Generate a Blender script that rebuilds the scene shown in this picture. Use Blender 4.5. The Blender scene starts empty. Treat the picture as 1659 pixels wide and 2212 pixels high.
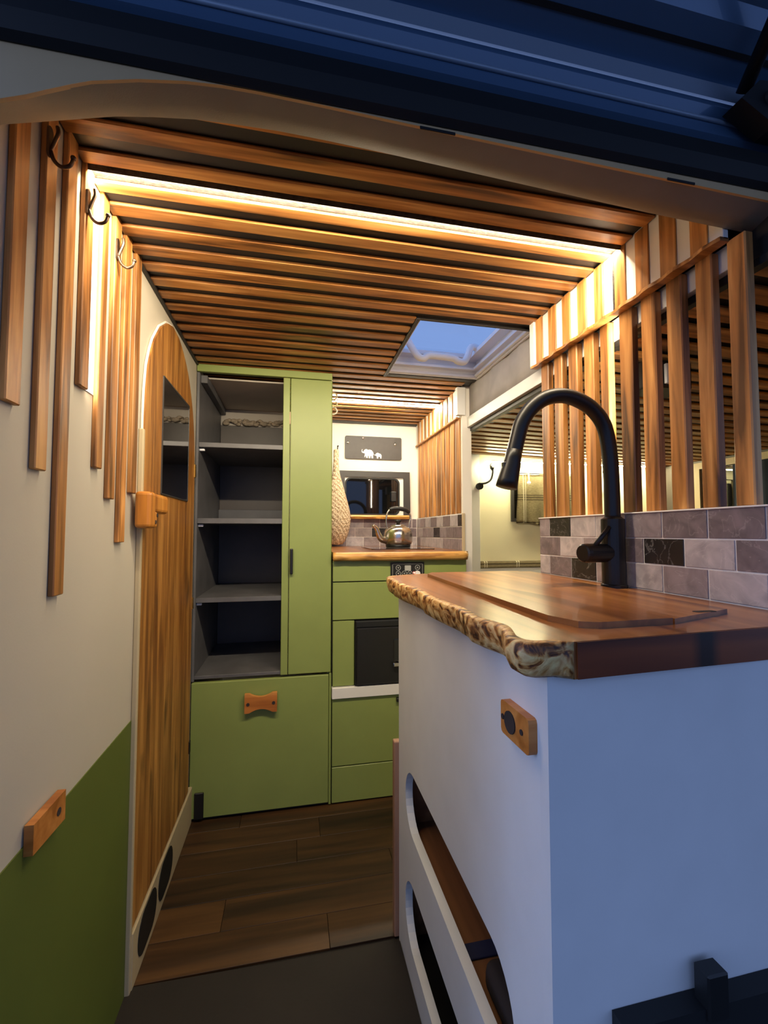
import bpy, bmesh, math, random
from mathutils import Vector, Matrix, noise
from mathutils.geometry import tessellate_polygon
random.seed(7)
S = bpy.context.scene
COL = S.collection
PI = math.pi

# ------------------------------------------------------------------ camera
cam = bpy.data.cameras.new('camera')
cam.sensor_fit = 'HORIZONTAL'; cam.sensor_width = 36.0
cam.lens = 940.0 / 1659.0 * 36.0
cam.clip_start = 0.02; cam.clip_end = 100
co = bpy.data.objects.new('camera', cam); COL.objects.link(co)
co.location = (0, 0, 1.05)
co.rotation_euler = (math.radians(92.7), 0, math.radians(-11.7))
S.camera = co

# ------------------------------------------------------------------ world, exposure
w = bpy.data.worlds.new('dusk_sky'); S.world = w; w.use_nodes = True
bg = w.node_tree.nodes['Background']
bg.inputs[0].default_value = (0.34, 0.51, 1.0, 1)
bg.inputs[1].default_value = 0.80
S.view_settings.view_transform = 'Standard'
S.view_settings.look = 'None'
S.view_settings.gamma = 1.0
S.view_settings.use_curve_mapping = False
S.view_settings.exposure = 0.0
# low blue dusk glow from the open side left of the camera
sn = bpy.data.lights.new('dusk_glow', 'SUN'); sn.energy = 1.15; sn.color = (0.40, 0.56, 1.0); sn.angle = math.radians(28)
so = bpy.data.objects.new('dusk_glow', sn); COL.objects.link(so); so.location = (-4, -0.5, 2)
so.rotation_euler = Vector((0.96, 0.0, -0.24)).to_track_quat('-Z', 'Y').to_euler()
LED = 340.0
WARM = (1.0, 0.85, 0.60)

# ------------------------------------------------------------------ helpers
def lin(r, g, b):
    f = lambda c: (c/255/12.92) if c <= 10 else ((c/255+0.055)/1.055)**2.4
    return (f(r), f(g), f(b), 1)

WL = {}
def wloc(o): return WL.get(o.name, Vector((0, 0, 0)))

def thing(name, label, cat, loc, group=None):
    o = bpy.data.objects.new(name, None); COL.objects.link(o)
    o.empty_display_size = 0.05
    o.location = loc; WL[o.name] = Vector(loc)
    o['label'] = label; o['category'] = cat
    if group: o['group'] = group
    return o

def tag(o, label, cat, group=None):
    o['label'] = label; o['category'] = cat
    if group: o['group'] = group
    return o

def struct(o, label=None, cat=None):
    o['kind'] = 'structure'
    if label: o['label'] = label
    if cat: o['category'] = cat
    return o

def link(name, me, c, parent=None, label=None):
    o = bpy.data.objects.new(name, me); COL.objects.link(o)
    c = Vector(c)
    if parent is not None:
        o.parent = parent; o.location = c - wloc(parent)
    else:
        o.location = c
    WL[o.name] = c
    if label: o['label'] = label
    return o

def fin(name, bm, mat, parent=None, smooth=False, label=None, center=None):
    bmesh.ops.recalc_face_normals(bm, faces=bm.faces)
    xs = [v.co for v in bm.verts]
    lo = Vector((min(v.x for v in xs), min(v.y for v in xs), min(v.z for v in xs)))
    hi = Vector((max(v.x for v in xs), max(v.y for v in xs), max(v.z for v in xs)))
    c = (lo+hi)/2 if center is None else Vector(center)
    for v in bm.verts: v.co -= c
    me = bpy.data.meshes.new(name); bm.to_mesh(me); bm.free()
    for p in me.polygons: p.use_smooth = smooth
    if isinstance(mat, (list, tuple)):
        for m in mat: me.materials.append(m)
    else: me.materials.append(mat)
    return link(name, me, c, parent, label)

def dup(o, c, parent=None, name=None):
    n = o.copy(); COL.objects.link(n)
    c = Vector(c)
    n.parent = parent
    n.location = c - (wloc(parent) if parent is not None else Vector((0, 0, 0)))
    WL[n.name] = c
    return n

def bx(bm, x0, x1, y0, y1, z0, z1, bev=0.0, seg=1):
    r = bmesh.ops.create_cube(bm, size=1.0)
    vs = r['verts']
    for v in vs:
        v.co = Vector(((x0+x1)/2 + v.co.x*(x1-x0), (y0+y1)/2 + v.co.y*(y1-y0), (z0+z1)/2 + v.co.z*(z1-z0)))
    if bev > 0:
        es = list({e for v in vs for e in v.link_edges})
        bmesh.ops.bevel(bm, geom=es, offset=bev, segments=seg, affect='EDGES', profile=0.5)
    return bm

def box(name, x0, x1, y0, y1, z0, z1, mat, parent=None, bev=0.0015, seg=1, label=None):
    return fin(name, bx(bmesh.new(), x0, x1, y0, y1, z0, z1, bev, seg), mat, parent, label=label)

def tube(bm, pts, rad, n=10, caps=True):
    pts = [Vector(p) for p in pts]
    m = len(pts)
    rads = rad if isinstance(rad, (list, tuple)) else [rad]*m
    t0 = (pts[1]-pts[0]).normalized()
    up = Vector((0, 0, 1)) if abs(t0.z) < 0.9 else Vector((1, 0, 0))
    nrm = t0.cross(up).normalized()
    rings = []
    for i, p in enumerate(pts):
        if i == 0: t = t0
        elif i == m-1: t = (pts[i]-pts[i-1]).normalized()
        else: t = ((pts[i+1]-p).normalized() + (p-pts[i-1]).normalized()).normalized()
        nrm = (nrm - t*nrm.dot(t)).normalized()
        b = t.cross(nrm)
        rings.append([bm.verts.new(p + (nrm*math.cos(2*PI*k/n) + b*math.sin(2*PI*k/n))*rads[i]) for k in range(n)])
    for i in range(m-1):
        for k in range(n):
            bm.faces.new((rings[i][k], rings[i][(k+1) % n], rings[i+1][(k+1) % n], rings[i+1][k]))
    if caps:
        bm.faces.new(rings[0][::-1]); bm.faces.new(rings[-1])
    return bm

def smooth_path(pts, sub=6):
    P = [Vector(p) for p in pts]; out = []
    for i in range(len(P)-1):
        p0 = P[max(i-1, 0)]; p1 = P[i]; p2 = P[i+1]; p3 = P[min(i+2, len(P)-1)]
        for k in range(sub):
            t = k/sub
            out.append(0.5*((2*p1) + (p2-p0)*t + (2*p0-5*p1+4*p2-p3)*t*t + (3*p1-p0-3*p2+p3)*t**3))
    out.append(P[-1]); return out

def lathe(bm, prof, cx, cy, n=28, sx=1.0, sy=1.0):
    rings = []
    for r, z in prof:
        if r < 1e-5: rings.append([bm.verts.new((cx, cy, z))])
        else: rings.append([bm.verts.new((cx+r*sx*math.cos(2*PI*k/n), cy+r*sy*math.sin(2*PI*k/n), z)) for k in range(n)])
    for a, b in zip(rings, rings[1:]):
        for k in range(n):
            k2 = (k+1) % n
            if len(a) == 1 and len(b) == 1: continue
            if len(a) == 1: bm.faces.new((a[0], b[k], b[k2]))
            elif len(b) == 1: bm.faces.new((a[k], a[k2], b[0]))
            else: bm.faces.new((a[k], a[k2], b[k2], b[k]))
    if len(rings[0]) > 1: bm.faces.new(rings[0][::-1])
    if len(rings[-1]) > 1: bm.faces.new(rings[-1])
    return bm

def plate(bm, loops, fn, t0, t1):
    """loops: outer + holes as 2-D lists; fn(u, v, t) -> 3-D; extruded t0..t1"""
    flat = [p for L in loops for p in L]
    tris = tessellate_polygon([[Vector((p[0], p[1], 0)) for p in L] for L in loops])
    A = [bm.verts.new(fn(p[0], p[1], t0)) for p in flat]
    B = [bm.verts.new(fn(p[0], p[1], t1)) for p in flat]
    for a, b, c in tris:
        try: bm.faces.new((A[a], A[b], A[c])); bm.faces.new((B[c], B[b], B[a]))
        except ValueError: pass
    i = 0
    for L in loops:
        n = len(L)
        for k in range(n):
            a, b = i+k, i+(k+1) % n
            try: bm.faces.new((A[a], A[b], B[b], B[a]))
            except ValueError: pass
        i += n
    return bm
onX = lambda u, v, t: Vector((t, u, v))     # (Y, Z) outline, thickness in X
onY = lambda u, v, t: Vector((u, t, v))     # (X, Z) outline, thickness in Y
onZ = lambda u, v, t: Vector((u, v, t))     # (X, Y) outline, thickness in Z

def rrect(u0, u1, v0, v1, r, n=5):
    out = []
    for cu, cv, a0 in ((u1-r, v1-r, 0), (u0+r, v1-r, 90), (u0+r, v0+r, 180), (u1-r, v0+r, 270)):
        for k in range(n+1):
            a = math.radians(a0 + 90*k/n)
            out.append((cu+r*math.cos(a), cv+r*math.sin(a)))
    return out

def disc(cu, cv, r, n=16): return [(cu+r*math.cos(2*PI*k/n), cv+r*math.sin(2*PI*k/n)) for k in range(n)]

# ------------------------------------------------------------------ materials
def newmat(name):
    m = bpy.data.materials.new(name); m.use_nodes = True
    nt = m.node_tree; b = nt.nodes['Principled BSDF']
    return m, nt, b

def plain(name, col, rough=0.5, metal=0.0, var=0.0, scale=8, bump=0.0, bscale=300, coat=0.0):
    m, nt, b = newmat(name)
    b.inputs['Base Color'].default_value = col
    b.inputs['Roughness'].default_value = rough
    b.inputs['Metallic'].default_value = metal
    b.inputs['Coat Weight'].default_value = coat
    tc = nt.nodes.new('ShaderNodeTexCoord')
    if var > 0:
        n = nt.nodes.new('ShaderNodeTexNoise'); n.inputs['Scale'].default_value = scale
        n.inputs['Detail'].default_value = 4
        nt.links.new(tc.outputs['Object'], n.inputs['Vector'])
        r = nt.nodes.new('ShaderNodeValToRGB')
        r.color_ramp.elements[0].position = 0.3; r.color_ramp.elements[1].position = 0.7
        c = col
        r.color_ramp.elements[0].color = (c[0]*(1-var), c[1]*(1-var), c[2]*(1-var), 1)
        r.color_ramp.elements[1].color = (min(1, c[0]*(1+var)), min(1, c[1]*(1+var)), min(1, c[2]*(1+var)), 1)
        nt.links.new(n.outputs['Fac'], r.inputs['Fac'])
        nt.links.new(r.outputs['Color'], b.inputs['Base Color'])
    if bump > 0:
        n2 = nt.nodes.new('ShaderNodeTexNoise'); n2.inputs['Scale'].default_value = bscale
        nt.links.new(tc.outputs['Object'], n2.inputs['Vector'])
        bp = nt.nodes.new('ShaderNodeBump'); bp.inputs['Strength'].default_value = bump
        bp.inputs['Distance'].default_value = 0.002
        nt.links.new(n2.outputs['Fac'], bp.inputs['Height'])
        nt.links.new(bp.outputs['Normal'], b.inputs['Normal'])
    return m

def wood(name, dark, mid, light, axis='X', fine=60.0, rough=0.45, knots=0.0, rnd=0.35, coat=0.0, bump=0.15):
    """grain stretched along axis; every object gets its own offset and tone"""
    m, nt, b = newmat(name)
    L = nt.links.new
    tc = nt.nodes.new('ShaderNodeTexCoord'); oi = nt.nodes.new('ShaderNodeObjectInfo')
    add = nt.nodes.new('ShaderNodeVectorMath'); add.operation = 'MULTIPLY_ADD'
    cmb = nt.nodes.new('ShaderNodeCombineXYZ')
    for k in range(3): L(oi.outputs['Random'], cmb.inputs[k])
    add.inputs[1].default_value = (7.3, 5.1, 9.7)
    L(cmb.outputs[0], add.inputs[0]); L(tc.outputs['Object'], add.inputs[2])
    mp = nt.nodes.new('ShaderNodeMapping')
    s = [1.0, 1.0, 1.0]; s['XYZ'.index(axis)] = 0.07
    mp.inputs['Scale'].default_value = s
    L(add.outputs[0], mp.inputs['Vector'])
    n1 = nt.nodes.new('ShaderNodeTexNoise'); n1.inputs['Scale'].default_value = fine
    n1.inputs['Detail'].default_value = 6; n1.inputs['Distortion'].default_value = 0.6
    L(mp.outputs[0], n1.inputs['Vector'])
    n2 = nt.nodes.new('ShaderNodeTexNoise'); n2.inputs['Scale'].default_value = fine*0.25
    n2.inputs['Detail'].default_value = 3; n2.inputs['Distortion'].default_value = 1.5
    L(mp.outputs[0], n2.inputs['Vector'])
    mx = nt.nodes.new('ShaderNodeMath'); mx.operation = 'MULTIPLY_ADD'
    mx.inputs[1].default_value = 0.55; L(n1.outputs['Fac'], mx.inputs[0])
    m2 = nt.nodes.new('ShaderNodeMath'); m2.operation = 'MULTIPLY'; m2.inputs[1].default_value = 0.45
    L(n2.outputs['Fac'], m2.inputs[0]); L(m2.outputs[0], mx.inputs[2])
    r = nt.nodes.new('ShaderNodeValToRGB'); e = r.color_ramp.elements
    e[0].position = 0.37; e[0].color = dark; e[1].position = 0.63; e[1].color = light
    k = e.new(0.5); k.color = mid
    L(mx.outputs[0], r.inputs['Fac'])
    out = r.outputs['Color']
    if knots > 0:
        n3 = nt.nodes.new('ShaderNodeTexNoise'); n3.inputs['Scale'].default_value = fine*0.22
        n3.inputs['Detail'].default_value = 2
        mp3 = nt.nodes.new('ShaderNodeMapping'); s3 = [1.0, 1.0, 1.0]; s3['XYZ'.index(axis)] = 0.35
        mp3.inputs['Scale'].default_value = s3
        L(add.outputs[0], mp3.inputs['Vector']); L(mp3.outputs[0], n3.inputs['Vector'])
        r3 = nt.nodes.new('ShaderNodeValToRGB')
        r3.color_ramp.elements[0].position = 0.63; r3.color_ramp.elements[0].color = (0, 0, 0, 1)
        r3.color_ramp.elements[1].position = 0.72; r3.color_ramp.elements[1].color = (knots, knots, knots, 1)
        L(n3.outputs['Fac'], r3.inputs['Fac'])
        mix = nt.nodes.new('ShaderNodeMixRGB'); L(r3.outputs['Color'], mix.inputs[0])
        L(out, mix.inputs[1]); mix.inputs[2].default_value = (dark[0]*0.3, dark[1]*0.3, dark[2]*0.3, 1)
        out = mix.outputs[0]
    hs = nt.nodes.new('ShaderNodeHueSaturation')
    mr = nt.nodes.new('ShaderNodeMapRange')
    mr.inputs['To Min'].default_value = 1-rnd; mr.inputs['To Max'].default_value = 1+rnd
    L(oi.outputs['Random'], mr.inputs['Value']); L(mr.outputs[0], hs.inputs['Value'])
    L(out, hs.inputs['Color']); L(hs.outputs[0], b.inputs['Base Color'])
    b.inputs['Roughness'].default_value = rough; b.inputs['Coat Weight'].default_value = coat
    bp = nt.nodes.new('ShaderNodeBump'); bp.inputs['Strength'].default_value = bump
    bp.inputs['Distance'].default_value = 0.001
    L(n1.outputs['Fac'], bp.inputs['Height']); L(bp.outputs['Normal'], b.inputs['Normal'])
    return m

def emit(name, col, strength):
    m, nt, b = newmat(name)
    b.inputs['Base Color'].default_value = (0.8, 0.8, 0.8, 1)
    b.inputs['Emission Color'].default_value = (*col, 1)
    b.inputs['Emission Strength'].default_value = strength
    return m

WD, WM_, WLt = lin(92, 56, 25), lin(172, 114, 58), lin(212, 156, 92)
M = {}
M['slatX'] = wood('stained_pine_across', WD, WM_, WLt, 'X', 55, 0.42, rnd=0.18)
M['slatZ'] = wood('stained_pine_upright', WD, WM_, WLt, 'Z', 55, 0.42, rnd=0.22)
M['doorZ'] = wood('knotty_oak_plank', lin(120, 74, 30), lin(158, 104, 44), lin(196, 140, 70), 'Z', 46, 0.5, knots=0.7, rnd=0.10)
M['dark_board'] = plain('matt_black_ceiling_board', lin(38, 34, 32), 0.5, var=0.15)
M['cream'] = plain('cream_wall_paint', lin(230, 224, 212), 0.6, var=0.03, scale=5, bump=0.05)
M['creamleft'] = plain('cream_wall_paint_dimmed', lin(190, 182, 166), 0.6, var=0.03, scale=5, bump=0.05)  # same cream paint, darkened to put the side wall's dimmer light into colour
M['white'] = plain('white_satin_paint', lin(224, 222, 218), 0.5, var=0.02, bump=0.03)
M['unitwhite'] = plain('white_painted_ply', lin(222, 222, 222), 0.55, var=0.03, scale=12, bump=0.04)
M['green'] = plain('olive_green_paint', lin(134, 147, 80), 0.42, var=0.05, scale=6, bump=0.04)
M['greenwall'] = plain('deep_olive_wall_paint', lin(86, 98, 34), 0.6, var=0.06, scale=6)
M['slate'] = plain('dark_grey_shelf_paint', lin(92, 91, 94), 0.45, var=0.18, scale=10, bump=0.06)
M['slateb'] = plain('charcoal_back_panel', lin(74, 66, 62), 0.45, var=0.12, scale=7)
M['lidboard'] = plain('grey_lining_board', lin(190, 180, 168), 0.6, var=0.06)
M['floorX'] = wood('brown_vinyl_plank', lin(40, 24, 12), lin(66, 42, 21), lin(88, 59, 30), 'X', 26, 0.5, rnd=0.22)
M['mat'] = plain('dark_rough_floor', lin(30, 23, 18), 0.8, var=0.15, bump=0.2, bscale=120)
M['grout'] = plain('pale_grout', lin(222, 216, 212), 0.7)
M['worktop'] = wood('oiled_elm', lin(100, 54, 24), lin(150, 92, 46), lin(178, 118, 64), 'Y', 22, 0.28, rnd=0.05, coat=0.25, bump=0.08)
M['worktopX'] = wood('oiled_elm_end', lin(72, 30, 10), lin(112, 52, 22), lin(140, 70, 30), 'X', 20, 0.35, rnd=0.05, coat=0.1)
M['live'] = wood('bark_edge_sapwood', lin(120, 66, 20), lin(196, 140, 70), lin(224, 182, 112), 'Y', 70, 0.45, knots=0.9, rnd=0.03, bump=0.5)
M['liveX'] = wood('bark_edge_sapwood_across', lin(130, 72, 22), lin(206, 150, 76), lin(226, 180, 104), 'X', 70, 0.45, knots=0.9, rnd=0.03, bump=0.5)
def bark(name):
    m, nt, b = newmat(name); L = nt.links.new
    tc = nt.nodes.new('ShaderNodeTexCoord')
    n1 = nt.nodes.new('ShaderNodeTexNoise'); n1.inputs['Scale'].default_value = 38; n1.inputs['Detail'].default_value = 5; n1.inputs['Distortion'].default_value = 1.6
    n2 = nt.nodes.new('ShaderNodeTexNoise'); n2.inputs['Scale'].default_value = 120; n2.inputs['Detail'].default_value = 4
    L(tc.outputs['Object'], n1.inputs['Vector']); L(tc.outputs['Object'], n2.inputs['Vector'])
    r1 = nt.nodes.new('ShaderNodeValToRGB'); e = r1.color_ramp.elements
    e[0].position = 0.36; e[0].color = lin(70, 36, 18); e[1].position = 0.48; e[1].color = lin(186, 132, 70)
    q = e.new(0.62); q.color = lin(226, 190, 128); q = e.new(0.43); q.color = lin(140, 84, 36)
    L(n1.outputs['Fac'], r1.inputs['Fac'])
    mx = nt.nodes.new('ShaderNodeMixRGB'); mx.blend_type = 'OVERLAY'; mx.inputs[0].default_value = 0.5
    L(r1.outputs[0], mx.inputs[1]); L(n2.outputs['Fac'], mx.inputs[2]); L(mx.outputs[0], b.inputs['Base Color'])
    bp = nt.nodes.new('ShaderNodeBump'); bp.inputs['Strength'].default_value = 0.8; bp.inputs['Distance'].default_value = 0.003
    L(n1.outputs['Fac'], bp.inputs['Height']); L(bp.outputs['Normal'], b.inputs['Normal'])
    b.inputs['Roughness'].default_value = 0.5
    return m
M['live'] = bark('bark_edge_sapwood_patchy')
M['pull'] = wood('honey_beech', lin(150, 86, 34), lin(184, 114, 52), lin(204, 138, 72), 'X', 40, 0.4, rnd=0.06)
M['pullZ'] = wood('honey_beech_upright', lin(150, 88, 28), lin(190, 122, 44), lin(214, 150, 70), 'Z', 30, 0.4, rnd=0.06)
M['black'] = plain('matt_black_metal', lin(30, 29, 29), 0.38, 0.2)
M['blackplastic'] = plain('black_plastic', lin(22, 22, 23), 0.4)
M['bronze'] = plain('dark_bronze', lin(96, 78, 66), 0.35, 0.85)
M['brass'] = plain('aged_brass', lin(190, 150, 80), 0.35, 0.9)
M['steel'] = plain('brushed_steel', lin(200, 194, 186), 0.2, 1.0, bump=0.02, bscale=40)
M['chrome'] = plain('chrome_stud', lin(230, 230, 230), 0.12, 1.0)
M['mirror'] = plain('mirror_silver', lin(240, 240, 240), 0.01, 1.0)
M['plaque'] = plain('charcoal_slate_plaque', lin(58, 53, 51), 0.5, var=0.08, scale=40)
M['framegrey'] = plain('graphite_window_frame', lin(54, 52, 52), 0.45)
M['darkglass'] = plain('night_window_glass', lin(10, 11, 13), 0.03, 0.0, coat=0.5)
M['hobglass'] = plain('dark_hob_glass', lin(70, 48, 36), 0.06, 0.0, coat=0.6)
M['rubber'] = plain('black_rubber_seal', lin(14, 15, 18), 0.6)
M['trimgrey'] = plain('grey_beige_van_trim', lin(138, 131, 122), 0.55, var=0.05, scale=20, bump=0.08, bscale=500)
M['trimlight'] = plain('beige_van_body_trim', lin(214, 180, 132), 0.45, var=0.05)
M['blue'] = plain('dark_blue_van_paint', lin(84, 114, 148), 0.32, 0.25, coat=0.4)
M['bluelight'] = plain('blue_paint_pale_highlight', lin(150, 168, 190), 0.35, 0.2)  # paler than the van blue: sky highlights on the folds painted into colour
M['greyfelt'] = plain('grey_lining_felt', lin(206, 197, 193), 0.85, var=0.08, scale=14, bump=0.15)
M['plasticwhite'] = plain('white_moulded_plastic', lin(242, 242, 246), 0.35)
M['ply'] = wood('brown_plywood', lin(92, 58, 36), lin(126, 82, 52), lin(146, 100, 64), 'Y', 20, 0.6, rnd=0.05)
M['post'] = wood('pinkish_timber', lin(130, 92, 72), lin(160, 118, 94), lin(178, 136, 110), 'Z', 30, 0.6, rnd=0.05)
M['navy'] = plain('navy_webbing', lin(34, 40, 78), 0.8, var=0.1, bump=0.2)
M['darkcloth'] = plain('dark_cloth', lin(48, 40, 40), 0.9, var=0.2)
M['orange'] = plain('orange_fabric_tag', lin(222, 140, 30), 0.6, var=0.1)
M['alcovewall'] = plain('pale_cream_alcove_paint', lin(232, 224, 190), 0.6, var=0.02)
M['skirting'] = plain('cream_skirting', lin(190, 172, 138), 0.55, var=0.04)
M['asphalt'] = plain('dark_tarmac', lin(48, 48, 50), 0.9, var=0.2, bump=0.2, bscale=60)
M['vblue'] = plain('blue_curtain_cloth', lin(90, 105, 130), 0.85, var=0.15)
M['fuzzy'] = plain('frosted_led_profile', lin(66, 62, 58), 0.8, var=0.4, scale=120, bump=0.5, bscale=260)
M['led'] = emit('led_tape_warm', WARM, LED)
M['ledv'] = emit('led_tape_warm_upright', WARM, LED*0.42)
M['ledk'] = emit('led_tape_kitchen', (1.0, 0.88, 0.66), LED*1.0)
M['leda'] = emit('led_tape_yellow', (1.0, 0.90, 0.54), LED*0.72)
M['reddot'] = emit('red_indicator', (1.0, 0.05, 0.03), 4.0)
M['screen'] = plain('grey_lcd', lin(170, 170, 165), 0.3)
M['knobwhite'] = plain('white_knob', lin(235, 232, 228), 0.35)
M['foam'] = plain('lumpy_expanding_foam', lin(168, 152, 132), 0.9, var=0.3, scale=40, bump=0.8, bscale=80)

def tile_mat(name, c, vein):
    m, nt, b = newmat(name); L = nt.links.new
    tc = nt.nodes.new('ShaderNodeTexCoord'); oi = nt.nodes.new('ShaderNodeObjectInfo')
    add = nt.nodes.new('ShaderNodeVectorMath'); add.operation = 'ADD'
    sc = nt.nodes.new('ShaderNodeVectorMath'); sc.operation = 'SCALE'; sc.inputs['Scale'].default_value = 11.0
    cmb = nt.nodes.new('ShaderNodeCombineXYZ')
    for k in range(3): L(oi.outputs['Random'], cmb.inputs[k])
    L(cmb.outputs[0], sc.inputs[0]); L(sc.outputs[0], add.inputs[0]); L(tc.outputs['Object'], add.inputs[1])
    n = nt.nodes.new('ShaderNodeTexNoise'); n.inputs['Scale'].default_value = 22; n.inputs['Detail'].default_value = 8
    n.inputs['Distortion'].default_value = 1.2
    L(add.outputs[0], n.inputs['Vector'])
    r = nt.nodes.new('ShaderNodeValToRGB'); e = r.color_ramp.elements
    e[0].position = 0.30; e[0].color = (c[0]*0.72, c[1]*0.72, c[2]*0.72, 1)
    e[1].position = 0.72; e[1].color = (min(1, c[0]*1.25), min(1, c[1]*1.22), min(1, c[2]*1.2), 1)
    L(n.outputs['Fac'], r.inputs['Fac'])
    n2 = nt.nodes.new('ShaderNodeTexNoise'); n2.inputs['Scale'].default_value = 14; n2.inputs['Detail'].default_value = 5
    n2.inputs['Distortion'].default_value = 2.0
    L(add.outputs[0], n2.inputs['Vector'])
    v = nt.nodes.new('ShaderNodeValToRGB'); f = v.color_ramp.elements
    f[0].position = 0.49; f[0].color = (0, 0, 0, 1); f[1].position = 0.505; f[1].color = (0.35, 0.35, 0.35, 1)
    k = f.new(0.52); k.color = (0, 0, 0, 1)
    L(n2.outputs['Fac'], v.inputs['Fac'])
    mix = nt.nodes.new('ShaderNodeMixRGB'); L(v.outputs['Color'], mix.inputs[0]); L(r.outputs['Color'], mix.inputs[1])
    mix.inputs[2].default_value = vein
    L(mix.outputs[0], b.inputs['Base Color'])
    b.inputs['Roughness'].default_value = 0.38
    return m
TM = [tile_mat('tile_pale_grey', lin(168, 160, 164), lin(200, 190, 190)),
      tile_mat('tile_mid_grey', lin(138, 126, 131), lin(180, 170, 170)),
      tile_mat('tile_mauve_grey', lin(114, 102, 107), lin(170, 160, 160)),
      tile_mat('tile_black_marble', lin(34, 30, 31), lin(150, 145, 145))]

def plaid_mat():
    m, nt, b = newmat('tweed_plaid'); L = nt.links.new
    tc = nt.nodes.new('ShaderNodeTexCoord'); sp = nt.nodes.new('ShaderNodeSeparateXYZ')
    L(tc.outputs['Object'], sp.inputs[0])
    base = nt.nodes.new('ShaderNodeTexNoise'); base.inputs['Scale'].default_value = 220
    mp = nt.nodes.new('ShaderNodeMapping'); mp.inputs['Scale'].default_value = (0.25, 1, 1)
    L(tc.outputs['Object'], mp.inputs[0]); L(mp.outputs[0], base.inputs['Vector'])
    r0 = nt.nodes.new('ShaderNodeValToRGB')
    r0.color_ramp.elements[0].color = lin(112, 98, 70); r0.color_ramp.elements[1].color = lin(176, 162, 124)
    L(base.outputs['Fac'], r0.inputs['Fac'])
    cur = r0.outputs['Color']
    def stripe(sock, period, off, stops, colr, cur):
        md = nt.nodes.new('ShaderNodeMath'); md.operation = 'MULTIPLY_ADD'
        md.inputs[1].default_value = 1/period; md.inputs[2].default_value = off; L(sock, md.inputs[0])
        fr = nt.nodes.new('ShaderNodeMath'); fr.operation = 'FRACT'; L(md.outputs[0], fr.inputs[0])
        rr = nt.nodes.new('ShaderNodeValToRGB'); rr.color_ramp.interpolation = 'CONSTANT'
        el = rr.color_ramp.elements
        el[0].position = 0; el[0].color = (0, 0, 0, 1); el[1].position = stops[0][0]; el[1].color = (0.75, 0.75, 0.75, 1)
        q = el.new(stops[0][1]); q.color = (0, 0, 0, 1)
        for a, bb in stops[1:]:
            q = el.new(a); q.color = (0.75, 0.75, 0.75, 1); q = el.new(bb); q.color = (0, 0, 0, 1)
        L(fr.outputs[0], rr.inputs['Fac'])
        mix = nt.nodes.new('ShaderNodeMixRGB'); L(rr.outputs['Color'], mix.inputs[0]); L(cur, mix.inputs[1])
        mix.inputs[2].default_value = colr
        return mix.outputs[0]
    cur = stripe(sp.outputs['Z'], 0.16, 0.30, [(0.30, 0.34), (0.38, 0.43), (0.47, 0.51)], lin(66, 52, 34), cur)
    cur = stripe(sp.outputs['X'], 0.20, 0.18, [(0.40, 0.43), (0.47, 0.50)], lin(224, 216, 190), cur)
    L(cur, b.inputs['Base Color']); b.inputs['Roughness'].default_value = 0.9
    return m
M['plaid'] = plaid_mat()

def knit_mat():
    m, nt, b = newmat('cream_knitted_cotton'); L = nt.links.new
    tc = nt.nodes.new('ShaderNodeTexCoord')
    mp = nt.nodes.new('ShaderNodeMapping'); mp.inputs['Rotation'].default_value = (0, 0.5, 0)
    mp.inputs['Scale'].default_value = (1, 1, 0.6)
    L(tc.outputs['Object'], mp.inputs[0])
    v = nt.nodes.new('ShaderNodeTexVoronoi'); v.inputs['Scale'].default_value = 190
    L(mp.outputs[0], v.inputs['Vector'])
    r = nt.nodes.new('ShaderNodeValToRGB')
    r.color_ramp.elements[0].color = lin(226, 206, 178); r.color_ramp.elements[1].color = lin(160, 134, 104)
    r.color_ramp.elements[0].position = 0.35; r.color_ramp.elements[1].position = 0.85
    wv = nt.nodes.new('ShaderNodeTexWave'); wv.inputs['Scale'].default_value = 22; wv.inputs['Distortion'].default_value = 1.5; wv.bands_direction = 'DIAGONAL'
    L(tc.outputs['Object'], wv.inputs['Vector'])
    ad = nt.nodes.new('ShaderNodeMath'); ad.operation = 'MULTIPLY_ADD'; ad.inputs[1].default_value = -0.35
    L(wv.outputs['Fac'], ad.inputs[0]); L(v.outputs['Distance'], ad.inputs[2])
    a2 = nt.nodes.new('ShaderNodeMath'); a2.operation = 'ADD'; a2.inputs[1].default_value = 0.25; L(ad.outputs[0], a2.inputs[0])
    L(a2.outputs[0], r.inputs['Fac']); L(r.outputs[0], b.inputs['Base Color'])
    bp = nt.nodes.new('ShaderNodeBump'); bp.inputs['Strength'].default_value = 0.9; bp.invert = True
    bp.inputs['Distance'].default_value = 0.004
    L(a2.outputs[0], bp.inputs['Height']); L(bp.outputs['Normal'], b.inputs['Normal'])
    b.inputs['Roughness'].default_value = 0.95
    return m
M['knit'] = knit_mat()

def skyglass():
    m, nt, b = newmat('tinted_rooflight_acrylic'); L = nt.links.new
    nt.nodes.remove(b)
    o = [n for n in nt.nodes if n.type == 'OUTPUT_MATERIAL'][0]
    t = nt.nodes.new('ShaderNodeBsdfTransparent'); t.inputs[0].default_value = (0.80, 0.86, 0.90, 1)
    g = nt.nodes.new('ShaderNodeBsdfGlossy'); g.inputs['Roughness'].default_value = 0.08
    mx = nt.nodes.new('ShaderNodeMixShader'); mx.inputs[0].default_value = 0.06
    L(t.outputs[0], mx.inputs[1]); L(g.outputs[0], mx.inputs[2]); L(mx.outputs[0], o.inputs['Surface'])
    return m
M['skyglass'] = skyglass()

# ================================================================== STRUCTURE
XL, ZC, ZB = -0.367, 1.69, 1.697
# --- ground outside
g = struct(box('ground', -9, 9, -12, 8, -0.65, -0.55, M['asphalt'], bev=0), 'dark tarmac under the parked van', 'ground')

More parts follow.
